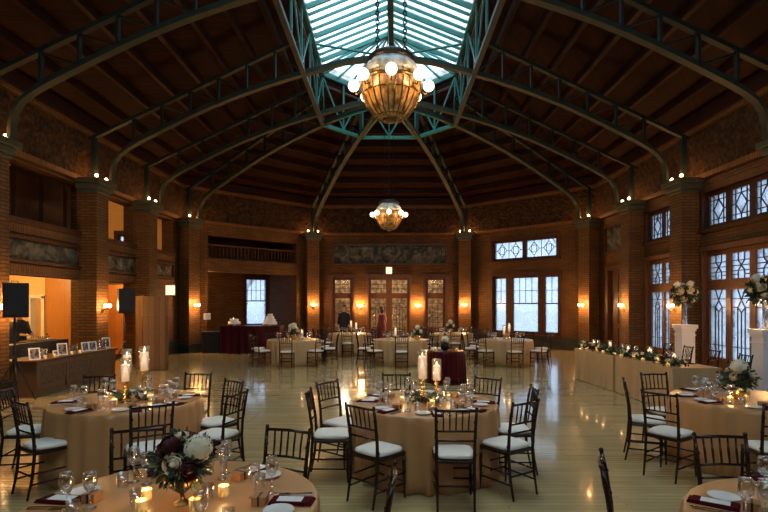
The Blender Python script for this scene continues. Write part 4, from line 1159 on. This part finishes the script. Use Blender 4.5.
# far table centrepieces
bouquet((-2.93, 15.8, Z), 'white hydrangea bouquet on the far left table', 'bowl', [('h', 0, -.4, .9, .10), ('w', .8, -.5, .2, .07), ('w', -.8, -.5, .2, .07), ('h', -.5, 0, .7, .08)], .17, 90, 21, vh=.14, cz=.26)
bouquet((.86, 15.55, Z), 'round white bouquet on the far centre table', 'bowl', [('h', 0, -.5, .9, .08), ('w', .7, -.6, .1, .06), ('w', -.7, -.6, .1, .06)], .15, 90, 22, vh=.14, cz=.25)
bouquet((2.25, 18.9, Z), 'white bouquet on the rear right table', 'bowl', [('h', 0, -.5, .9, .09), ('w', .7, -.6, .1, .06), ('w', -.7, -.6, .2, .06)], .17, 90, 23, vh=.14, cz=.28)
for x, y, hd, lb in ((3.55, 15.8, .16, 'far right table, left one'), (3.72, 15.85, .24, 'far right table, right one'), (-1.40, 18.9, .22, 'rear left table, left one'), (-1.22, 18.95, .14, 'rear left table, right one'), (-2.65, 15.6, .06, 'far left table beside the flowers'), (.2, 15.8, .10, 'far centre table')):
    pillar(x, y, Z, hd, .2, 'distant lit white pillar candle on the '+lb)
for cx, cy, nm in ((-2.93, 15.8, 'far left table'), (.36, 15.8, 'far centre table'), (3.61, 15.8, 'far right table'), (-1.44, 18.9, 'rear left table'), (2.3, 18.9, 'rear right table')):
    for k, w in ((0, 'at the right'), (3, 'at the left'), (4, 'at the front')):
        a = k*PI/3+.3; put('votive', cx+.3*math.cos(a), cy+.3*math.sin(a), Z, 0, 'tiny votive candle %s of the %s' % (w, nm), 'gold votive candles')
    for k in range(8):
        a = math.radians(-90+45*k); r_ = 1.12
        if nm == 'rear right table' and k in (2,): pass
        chair(cx+r_*math.cos(a), cy+r_*math.sin(a), (-math.cos(a+random.uniform(-.12, .12)), -math.sin(a)),
              'small distant dark chair on the %s side of the %s' % (['front', 'front right', 'right', 'rear right', 'rear', 'rear left', 'left', 'front left'][k], nm))
# cake / memory table in burgundy
cloth(1.35, 12.1, 'small round table under a floor-length burgundy cloth behind the centre table', r=.43, mat=M_BURG, seed=3, loft=.10)
bouquet((1.33, 12.15, Z), 'single white hydrangea in a dark vase on the burgundy table', 'bowl', [('h', 0, 0, 1, .085)], .08, 30, 31, vase_mat=M_IRON, vh=.14, cz=.18)
for k, (dx, w) in enumerate(((-.26, 'left'), (.24, 'right'))): put('votive', 1.35+dx, 12.0, Z, 0, 'votive candle on the %s of the burgundy table' % w, 'gold votive candles')

# ------------------------------------------------------------------ head table with garland
def rect_cloth(pts, h, name, label, mat, seed, cat='table', fold=.022, freq=26):
    """rectangular floor-length cloth with folded sides"""
    rnd = random.Random(seed); vs = []; top = []
    peri = []
    n = len(pts)
    for i in range(n):
        a = Vector(pts[i]); b = Vector(pts[(i+1) % n]); k = max(2, int((b-a).length*freq)); nn = Vector(((b-a).y, -(b-a).x)).normalized()
        for j in range(k): peri.append((a.lerp(b, j/k), nn if 0 < j else (nn), j == 0))
    N_ = len(peri); zs = [h, h-.01, h*.7, h*.4, h*.15, .01]; ph = rnd.random()*6
    for zi, z in enumerate(zs):
        t = 1-z/h
        for q, (p, nn, cr) in enumerate(peri):
            f_ = fold*(math.sin(q*.9+ph)+.6*math.sin(q*.37+ph*2))*t**.8+.015*t
            d = Vector(nn)*f_; vs.append((p.x+d.x, p.y+d.y, z))
    fs = [(i*N_+k, (i+1)*N_+k, (i+1)*N_+(k+1) % N_, i*N_+(k+1) % N_) for i in range(len(zs)-1) for k in range(N_)]
    fs.append(tuple(range(N_)))
    o = MB().add(vs, fs).build(name, mat, smooth=False); tagset(o, label, cat); return o
HT = [(4.87, 8.8), (5.70, 8.74), (5.55, 12.75), (4.62, 12.75)]
A, B = Vector((4.87, 8.8)), Vector((4.62, 12.75))
rect_cloth([A, (5.72, 8.8), (5.55, 10.72), (4.745, 10.72)], ZTAB, 'head_table', 'near half of the long head table in pale satin cloth', M_CLOTH2, 3)
rect_cloth([(4.735, 10.82), (5.55, 10.82), (5.45, 12.75), B], ZTAB, 'head_table', 'far half of the long head table in pale satin cloth', M_CLOTH2, 5)
rnd = random.Random(12)
gar = empty('flower_garland', (0, 0, Z), 0, 'long eucalyptus garland with white and burgundy blooms along the head table', 'garland')
m1, m2 = MB(), MB()
for k in range(900):
    t = rnd.random(); p = A.lerp(B, t*.96+.02)+Vector((.20+rnd.gauss(0, .07), 0)); mb = m1 if k % 2 else m2
    leafmb(mb, (p.x, p.y, rnd.uniform(.0, .12)), (rnd.uniform(-1, 1), rnd.uniform(-1, 1), rnd.uniform(-.05, .9)), rnd.uniform(.06, .12), .045, rnd)
m1.build('foliage', M_LEAF, gar); m2.build('dark_foliage', M_LEAFD, gar)
for k in range(26):
    t = (k+.5)/26; p = A.lerp(B, t*.94+.03); mb = MB(); rr = rnd.uniform(.035, .055)
    kind = k % 4
    rose(mb, (p.x+.18+rnd.uniform(-.08, .08), p.y, .09+rnd.uniform(0, .06)), (-.4, -.4, 1), rr, rnd)
    mb.build('rose' if kind != 2 else 'dahlia', [M_ROSEW, M_ROSEB, M_ROSED, M_ROSEW][kind], gar, True)
ordn = ['first', 'second', 'third', 'fourth', 'fifth', 'sixth', 'seventh', 'eighth', 'ninth', 'tenth', 'eleventh', 'twelfth']
for k in range(10):
    t = (k+.5)/10; p = A.lerp(B, t); x, y = p.x+.045+.05*(k % 2), p.y
    put('votive', x, y, Z, 0, 'glowing votive before the garland, %s from the near end of the head table' % ordn[k], 'head table votives')
    light('votive_light', (x, y, Z+.085), .15, (1, .55, .2), .015)
for k in range(7):
    t = (k+.6)/7; p = A.lerp(B, t); x = p.x+.55
    put('wine', x-.06, p.y, Z, 0, 'wine glass behind the garland, %s from the near end of the head table' % ordn[k], 'head table glasses')
    put('goblet', x-.02, p.y+.10, Z, 0, 'water goblet behind the garland, %s from the near end of the head table' % ordn[k], 'head table goblets')
    put('napkin', x+.08, p.y+.25, Z, .1, 'burgundy napkin on the head table, %s from the near end' % ordn[k], 'head table napkins')
for k in range(5):
    p = A.lerp(B, (k+.5)/5); pillar(p.x+.36, p.y+.15, Z, .05+.04*(k % 2), .11, 'white pillar candle in a glass sleeve, %s from the near end of the head table' % ordn[k])
pf = empty('picture_frame', (4.78, 12.6, Z), 2.6, 'tiny white number card frame at the far end of the head table', 'frame')
MB().lathe([(.07, -.008), (.075, 0), (.07, .008), (.001, .008)], 20, (0, 0, 0)).build('round_frame', M_WHITE, pf).rotation_euler = (PI/2, 0, 0)
pf.location.z += .12; MB().lathe([(.035, -.119), (.035, -.112), (.006, -.105), (.005, -.07)], 12).build('stand', M_GOLD, pf)
for k, y in enumerate((9.4, 10.3, 11.2, 12.0)):
    chair(6.30, y, (-1, .05), 'dark chair behind the head table, %s from its near end' % ordn[k])

# ------------------------------------------------------------------ left side furniture
cab = empty('photo_cabinet', (0, 0, 0), 0, 'low panelled oak cabinet with framed photos along the left wall', 'cabinet')
cA, cB = Vector((-6.94, 10.07)), Vector((-6.85, 13.0)); 
m = MB(); m.box(-7.62, -6.95, 10.07, 12.95, 0, .69); m.build('body', M_CABW, cab, bevel=.005)
m = MB(); m.box(-7.66, -6.88, 10.0, 13.02, .69, .735); m.build('top', M_DWOOD, cab, bevel=.006)
m = MB()
for zz in ((.0, .10), (.60, .69)): m.box(-6.95, -6.925, 10.07, 12.95, *zz)
for yy in (10.07, 11.0, 11.96, 12.87): m.box(-6.95, -6.925, yy, yy+.08, .10, .60)
m.build('rail', M_CABW, cab, bevel=.003)
for k in range(3):
    a = 10.15+k*.955; MB().box(-6.948, -6.935, a, a+.86 if k < 2 else 12.87, .24, .60).build('carved_panel', M_CABP, cab)
def frame(x, y, z, rz, w, h, lab, tilt=-.2, white=True, kind='picture_frame'):
    r = empty(kind, (x, y, z), rz, lab, 'photo frame', 'framed photos on the cabinet'); r.rotation_euler = (0, 0, rz)
    t = Matrix.Rotation(tilt, 4, 'X')
    def tb(mb): mb.v = [tuple(t @ Vector(v)) for v in mb.v]; return mb
    m = MB(); e = .022
    m.box(-w/2, -w/2+e, 0, .015, 0, h); m.box(w/2-e, w/2, 0, .015, 0, h); m.box(-w/2+e, w/2-e, 0, .015, 0, e); m.box(-w/2+e, w/2-e, 0, .015, h-e, h)
    tb(m).build('frame', M_WHITE if white else M_SILV, r)
    tb(MB().box(-w/2+e, w/2-e, .004, .012, e, h-e)).build('photograph', M_PHOTO, r)
    MB().box(-.02, .02, h*.17, h*.32, 0, .006).build('stand', M_PLASTIC, r)
FR = [(10.20, .20, .24, 1, 'white frame, nearest on the cabinet'), (10.55, .15, .20, 0, 'thin silver frame, second on the cabinet'), (10.85, .12, .13, 1, 'tiny white frame, third on the cabinet'), (11.15, .20, .26, 1, 'tall white frame, fourth on the cabinet'), (11.45, .13, .19, 0, 'narrow silver frame, fifth on the cabinet'), (12.0, .18, .22, 1, 'white frame of the leaning pair on the cabinet, nearer'), (12.2, .18, .22, 1, 'white frame of the leaning pair on the cabinet, farther'), (12.45, .16, .20, 0, 'silver frame near the far end of the cabinet'), (12.65, .17, .22, 0, 'silver frame second from the far end of the cabinet'), (12.88, .19, .27, 1, 'tall white frame at the far end of the cabinet')]
for k, (y, w, h, wh, lb) in enumerate(FR): frame(-7.05-.05*(k % 2), y, .737, .95+.1*(k % 3), w, h, lb+' top', white=bool(wh))
fig = empty('letter_ornament', (-7.1, 11.72, .736), 1.2, 'small gold letter-shaped ornament between the frames', 'ornament')
m = MB(); m.beam([(-.06, 0, 0), (-.03, 0, .2), (0, 0, .02), (.03, 0, .2), (.06, 0, 0)], (0, 1, 0), .02, .02); m.build('ornament_body', M_GOLD, fig)
for k, y in enumerate((10.42, 10.72, 11.3, 11.6)): put('votive', -7.0, y, .736, 0, 'small candle between the cabinet photos, %s from the near end' % ordn[k], 'cabinet candles')
# DJ table behind the cabinet
rect_cloth([(-8.75, 10.5), (-7.95, 10.5), (-7.95, 12.7), (-8.75, 12.7)], .98, 'dj_table', 'black draped table standing in the first arcade opening behind the cabinet', M_PLASTIC, 9)
mx = empty('mixer', (-8.25, 12.1, .985), 1.4, 'grey audio mixer on the black draped table', 'audio mixer')
MB().prism([(-.2, -.15), (.2, -.15), (.2, .15), (-.2, .15)], 0, .07).build('case', M_SILV, mx, bevel=.01); m = MB()
for i in range(6):
    for j in range(4): m.lathe([(.012, .07), (.010, .09)], 8, (-.15+i*.06, -.1+j*.06, 0))
m.build('knobs', M_PLASTIC, mx)
lp = empty('laptop', (-8.3, 11.35, .985), 1.2, 'open dark laptop on the black draped table', 'laptop')
MB().box(-.17, .17, -.12, .12, 0, .018).build('keyboard_base', M_PLASTIC, lp, bevel=.004); MB().box(-.17, .17, .12, .135, .01, .23).build('screen', M_PLASTIC, lp, bevel=.004)
# speakers on stands
def speaker(x, y, rz, label1, label2):
    st = empty('speaker_stand', (x, y, 0), rz, label2, 'tripod stand', 'speaker stands')
    MB().tube([(0, 0, .25), (0, 0, 1.60)], .018, 10).build('pole', M_PLASTIC, st, True)
    MB().lathe([(.035, .78), (.04, .82), (.035, .88)], 12).build('collar', M_PLASTIC, st, True)
    for k in range(3):
        a = 2*PI*k/3+.55; c, s = math.cos(a), math.sin(a)
        lg = MB().tube([(.02*c, .02*s, .82), (.40*c, .40*s, .03)], .012, 8).build('leg', M_PLASTIC, st, True)
        MB().lathe([(.02, 0), (.022, .03), (.015, .045)], 8, (.405*c, .405*s, 0)).build('rubber_foot', M_PLASTIC, lg, True)
        MB().tube([(0, 0, .38), (.20*c, .20*s, .44)], .008, 6).build('brace', M_PLASTIC, st, True)
    sp = empty('speaker', (x, y, 1.601), rz, label1, 'loudspeaker', 'loudspeakers')
    m = MB(); m.prism([(-.20, -.17), (.20, -.17), (.15, .19), (-.15, .19)], 0, .64); m.build('cabinet', M_PLASTIC, sp, bevel=.015)
    m = MB(); m.box(-.175, .175, -.185, -.171, .04, .60); m.build('grille', M_GRILLE, sp, bevel=.01)
    m = MB(); m.tube([(-.05, 0, .64), (-.05, 0, .675), (.05, 0, .675), (.05, 0, .64)], .01, 6); m.build('handle', M_PLASTIC, sp, True)
speaker(-6.93, 9.48, .75, 'large black loudspeaker on a stand at the left edge', 'black tripod stand carrying the loudspeaker at the left edge')
speaker(-6.88, 13.35, .75, 'black loudspeaker beside the second left column', 'black tripod stand behind the cabinet by the second left column')
# wooden screen
sr = empty('wooden_screen', (0, 0, 0), 0, 'rough plank folding screen standing by the third left column', 'room divider')
def screen_panel(a, b, h):
    a, b = Vector((*a, 0)), Vector((*b, 0)); dv = (b-a); L_ = dv.length; rz = math.atan2(dv.y, dv.x)
    o = MB().box(0, L_, 0, .035, .02, h).build('panel', M_BARN, sr, loc=a, rz=rz)
    m = MB()
    for zz in (.05, h*.47, h-.14): m.box(0, L_, -.02, 0, zz, zz+.11)
    for xx in (0, L_-.09): m.box(xx, xx+.09, -.02, 0, .02, h)
    m.build('frame_rail', M_BARN, o, bevel=.004)
screen_panel((-7.18, 14.55), (-6.78, 14.1), 2.07); screen_panel((-6.76, 14.08), (-6.12, 14.22), 2.06)
# bar with cakes in the alcove
bc = Vector((-5.35, 19.25)); 
rect_cloth([(-6.25, 18.95), (-4.05, 18.95), (-4.05, 19.75), (-6.25, 19.75)], 1.02, 'cake_table', 'long high table under a dark burgundy cloth before the rear left alcove', M_BURG, 11)
m = empty('low_bench', (-6.62, 19.3, 0), 0, 'low black draped box left of the cake table', 'box')
MB().box(-.36, .30, -.25, .25, 0, .78).build('box_body', M_PLASTIC, m, bevel=.02); MB().box(-.38, .32, -.27, .27, .78, .80).build('box_lid', M_PLASTIC, m, bevel=.01)
def cake(x, y, tiers, label):
    o = empty('tiered_cake', (x, y, 1.021), 0, label, 'cake')
    z = .06; MB().lathe([(.12, 0), (.03, .015), (.03, .045), (tiers[0]+.04, .05), (tiers[0]+.04, .06), (.01, .06)], 24).build('cake_stand', M_CHINA, o, True)
    for r_ in tiers: MB().lathe([(r_, z), (r_+.003, z+.01), (r_+.003, z+.085), (r_-.01, z+.095), (.001, z+.095)], 28).build('cake_tier', M_ICING, o, True); z += .097
cake(-4.46, 19.2, (.25, .20, .15, .10), 'larger white tiered cake right of the alcove window'); cake(-5.80, 19.2, (.22, .15), 'lower white cake left of the alcove window')
pillar(-5.9, 19.42, 1.021, .12, .12, 'thin candle behind the lower white cake')

# ------------------------------------------------------------------ people
def person(loc, rz, label, verts, edges, radii, bodymat, extra):
    o = empty('person', loc, rz, label, 'person')
    me = bpy.data.meshes.new('body'); me.from_pydata(verts, edges, []); me.materials.append(bodymat)
    b = bpy.data.objects.new('body', me); COL.objects.link(b); b.parent = o
    sk = b.modifiers.new('skin', 'SKIN'); sk.use_smooth_shade = True
    for i, r_ in enumerate(radii):
        v = me.skin_vertices[0].data[i]; v.radius = r_ if isinstance(r_, tuple) else (r_, r_)
    me.skin_vertices[0].data[0].use_root = True
    ss = b.modifiers.new('sub', 'SUBSURF'); ss.levels = 2; ss.render_levels = 2
    extra(o); return o
def std_body(arm='down', s=1.0, female=False):
    sw = .165 if female else .19
    v = [(0, 0, .96), (0, 0, 1.12), (0, -.0, 1.30), (0, .0, 1.42), (0, 0, 1.50), (0, .01, 1.58), (0, .01, 1.66), (0, .0, 1.73)]
    r = [(.15, .11), (.125, .095), (.155, .105), (.10, .08), (.052, .052), (.065, .08), (.075, .092), (.045, .055)]
    e = [(0, 1), (1, 2), (2, 3), (3, 4), (4, 5), (5, 6), (6, 7)]
    for q in (-1, 1):
        n = len(v)
        if arm == 'down': pts = [(q*sw, 0, 1.42), (q*(sw+.05), -.02, 1.16), (q*(sw+.05), .08, .92), (q*(sw+.05), .11, .83)]
        else: pts = [(q*sw, 0, 1.42), (q*(sw+.06), .02, 1.17), (q*.15, .24, 1.12), (q*.10, .33, 1.11)]
        v += pts; r += [.058, .045, .032, .03]; e += [(3, n), (n, n+1), (n+1, n+2), (n+2, n+3)]
        # fingers
        h = pts[3]; dirv = (Vector(pts[3])-Vector(pts[2])).normalized()
        for f_ in range(4):
            k = len(v); off = (f_-1.5)*.018; L_ = (.07, .08, .075, .06)[f_]
            p = Vector(h)+dirv*.04+Vector((0 if arm == 'down' else off, off if arm == 'down' else 0, 0)); p2 = p+dirv*L_*.5; p3 = p2+dirv*L_*.4+Vector((-q*.012, 0, -.008))
            v += [tuple(p), tuple(p2), tuple(p3)]; r += [.009, .008, .007]; e += [(n+3, k), (k, k+1), (k+1, k+2)]
        k = len(v); p = Vector(h)+Vector((-q*.02, .03, .0)); v += [tuple(p), tuple(p+dirv*.03+Vector((-q*.01, .01, 0)))]; r += [.010, .008]; e += [(n+3, k), (k, k+1)]
        n = len(v)
        v += [(q*.09, 0, .90), (q*.10, .01, .50), (q*.10, -.02, .10), (q*.11, .05, .04), (q*.115, .16, .03)]; r += [.095, .06, .042, .04, .032]
        e += [(0, n), (n, n+1), (n+1, n+2), (n+2, n+3), (n+3, n+4)]
    v = [(a*s, b*s, c*s) for a, b, c in v]; r = [((x[0]*s, x[1]*s) if isinstance(x, tuple) else x*s) for x in r]
    return v, e, r
def head_bits(o, s, hairmat, long=False):
    z = 1.655*s
    m = MB(); m.sphere((0, -.012*s, z+.03*s), .098*s, 14, 10, (1, 1.05, 1.08))
    # cut the face open: keep hair behind and above
    keep = []
    for f_ in m.f:
        c = sum((Vector(m.v[i]) for i in f_), Vector())/len(f_)
        if not (c.y > .03*s and c.z < z+.075*s) and (c.z > z-.06*s): keep.append(f_)
    m.f = keep
    if long: m.lathe([(.03*s, 0), (.075*s, .05), (.085*s, .14), (.07*s, .22), (.03, .26)], 12, (0, -.055*s, z-.19*s))
    h = m.build('hair', hairmat, o, True); h.modifiers.new('solid', 'SOLIDIFY').thickness = .012
    f_ = MB(); f_.sphere((-.03*s, .088*s, z+.005), .011*s, 8, 6); f_.sphere((.03*s, .088*s, z+.005), .011*s, 8, 6); f_.build('eyes', M_PLASTIC, o, True)
    f_ = MB(); f_.tube([(0, .088*s, z+.01), (0, .112*s, z-.025*s)], .010*s, 6); f_.sphere((0, .086*s, z-.055*s), .02*s, 8, 6, (1.2, .4, .3)); f_.sphere((-.088*s, 0, z), .022*s, 8, 6, (.4, .8, 1.2)); f_.sphere((.088*s, 0, z), .022*s, 8, 6, (.4, .8, 1.2)); f_.build('facial_features', M_SKIN, o, True)
def suit(o, s, mat, trouser=None):
    m = MB()
    m.lathe([(.20*s, .82*s), (.195*s, .95*s), (.165*s, 1.12*s), (.20*s, 1.30*s), (.205*s, 1.40*s), (.12*s, 1.475*s), (.066*s, 1.50*s)], 20, cap=False)
    m.v = [(x, y*.68, z) for x, y, z in m.v]
    for q in (-1, 1): pass
    m.build('jacket', mat, o, True)
def sleeves(o, s, mat, arm):
    m = MB(); sw = .19
    for q in (-1, 1):
        pts = [(q*(sw-.03), 0, 1.43), (q*(sw+.045), -.01, 1.17), (q*(sw+.05), .07, .94)] if arm == 'down' else [(q*(sw-.03), 0, 1.43), (q*(sw+.06), .02, 1.17), (q*.16, .2, 1.125)]
        m.tube([tuple(Vector(p)*s) for p in pts], [.075*s, .06*s, .045*s], 12)
    m.build('sleeves', mat, o, True)
    m = MB()
    for q in (-1, 1): m.tube([(q*.09*s, 0, .93*s), (q*.10*s, .01, .5*s), (q*.105*s, -.01, .09*s)], [.115*s, .085*s, .07*s], 12)
    m.build('trousers', mat, o, True)
    m = MB()
    for q in (-1, 1): m.tube([(q*.11*s, -.04, .045), (q*.115*s, .08, .045), (q*.12*s, .18, .035)], [.04, .045, .03], 10)
    m.build('shoes', M_PLASTIC, o, True)
v, e, r = std_body('down', .97, True)
def ex1(o):
    m = MB(); m.lathe([(.30, .10), (.27, .4), (.23, .75), (.185, .93), (.13, 1.09), (.165, 1.26), (.13, 1.36)], 28, fn=lambda rr, z, a: rr*(1+(.05*math.sin(a*9) if z < .7 else 0)))
    m.v = [(x, y*.8, z) for x, y, z in m.v]; m.build('dress', M_DRESS, o, True); head_bits(o, .97, M_HAIR, True)
person((-.33, 22.1, 0), .4, 'woman in a long dark red dress standing before the foyer doors', v, e, r, M_SKIN, ex1)
v, e, r = std_body('down', 1.0)
def ex2(o): suit(o, 1, M_SUIT); sleeves(o, 1, M_SUIT, 'down'); head_bits(o, 1, M_HAIR)
person((-1.95, 22.2, 0), PI, 'man in a dark suit standing before the left foyer window', v, e, r, M_SKIN, ex2)
v, e, r = std_body('fwd', .98)
def ex3(o): suit(o, .98, M_SHIRT); sleeves(o, .98, M_SHIRT, 'fwd'); head_bits(o, .98, M_HAIR)
person((-9.10, 12.6, 0), -PI/2-.2, 'person in a dark shirt leaning behind the black draped table at the left', v, e, r, M_SKIN, ex3)

# ------------------------------------------------------------------ trees outside
def tree(x, y, h, seed, label):
    rnd = random.Random(seed); m = MB()
    def br(p, d, L_, r_, dep):
        q = p+d*L_; m.tube([p, p.lerp(q, .5)+Vector((rnd.uniform(-.05, .05), rnd.uniform(-.05, .05), 0))*L_, q], r_, 6, r_*.6)
        if dep:
            for k in range(3):
                nd = (d+Vector((rnd.uniform(-.8, .8), rnd.uniform(-.8, .8), rnd.uniform(-.1, .6)))).normalized(); br(q if k else p.lerp(q, .7), nd, L_*.68, r_*.55, dep-1)
    br(Vector((0, 0, -.4)), Vector((0, 0, 1)), h*.35, .16, 4)
    o = m.build('bare_tree', M_BARK, loc=(x, y, 0)); tagset(o, label, 'tree', 'bare trees outside the windows')
tree(9.6, 26.0, 9, 1, 'bare winter tree outside the rear right windows'); tree(13.5, 17.5, 9, 2, 'bare winter tree outside the two-leaf garden doors')
tree(14, 12.5, 8, 3, 'bare winter tree outside the three-leaf garden doors'); tree(-8.2, 29.5, 9, 4, 'bare winter tree outside the alcove window')

# ------------------------------------------------------------------ world, camera, view
w = bpy.data.worlds.new('overcast'); scene.world = w; w.use_nodes = True
nt = w.node_tree; nt.nodes.clear(); out = nt.nodes.new('ShaderNodeOutputWorld'); bg = nt.nodes.new('ShaderNodeBackground')
tc = nt.nodes.new('ShaderNodeTexCoord'); sp = nt.nodes.new('ShaderNodeSeparateXYZ'); cr = nt.nodes.new('ShaderNodeValToRGB')
nt.links.new(tc.outputs['Generated'], sp.inputs[0]); nt.links.new(sp.outputs[2], cr.inputs[0])
cr.color_ramp.elements[0].position = 0; cr.color_ramp.elements[0].color = (.55, .66, .82, 1)
cr.color_ramp.elements[1].position = .6; cr.color_ramp.elements[1].color = (.74, .88, .96, 1)
nt.links.new(cr.outputs[0], bg.inputs[0]); bg.inputs[1].default_value = 3.1; nt.links.new(bg.outputs[0], out.inputs[0])
def portal(loc, rot, sx, sy):
    l = bpy.data.lights.new('window_portal', 'AREA'); l.shape = 'RECTANGLE'; l.size = sx; l.size_y = sy; l.cycles.is_portal = True
    o = bpy.data.objects.new('window_portal', l); COL.objects.link(o); o.location = loc; o.rotation_euler = rot
portal((0, 10.5, 10.7), (0, 0, 0), 4.6, 16)
for yc, wd in ((14.9, 1.6), (11.6, 2.5), (8.0, 2.5), (4.7, 2.5)): portal((XW+.25, yc, 2.4), (0, PI/2, 0), 4.4, wd)
pr_ = WFR.pt((hl[0]+hl[1])/2, .3, 2.5); portal(tuple(pr_), (PI/2, 0, WFR.rz+PI*0), 3.2, 4.2)

cam = bpy.data.cameras.new('camera'); co = bpy.data.objects.new('camera', cam); COL.objects.link(co)
co.location = (0, 0, H); co.rotation_euler = (PI/2, 0, 0)
cam.sensor_width = 36; cam.lens = 24.0; cam.shift_x = -(VX-384)/768; cam.shift_y = (VY-256)/768; cam.clip_end = 300
scene.camera = co
vs_ = scene.view_settings; vs_.view_transform = 'Standard'; vs_.look = 'None'; vs_.gamma = 1; vs_.exposure = .72; vs_.use_curve_mapping = False
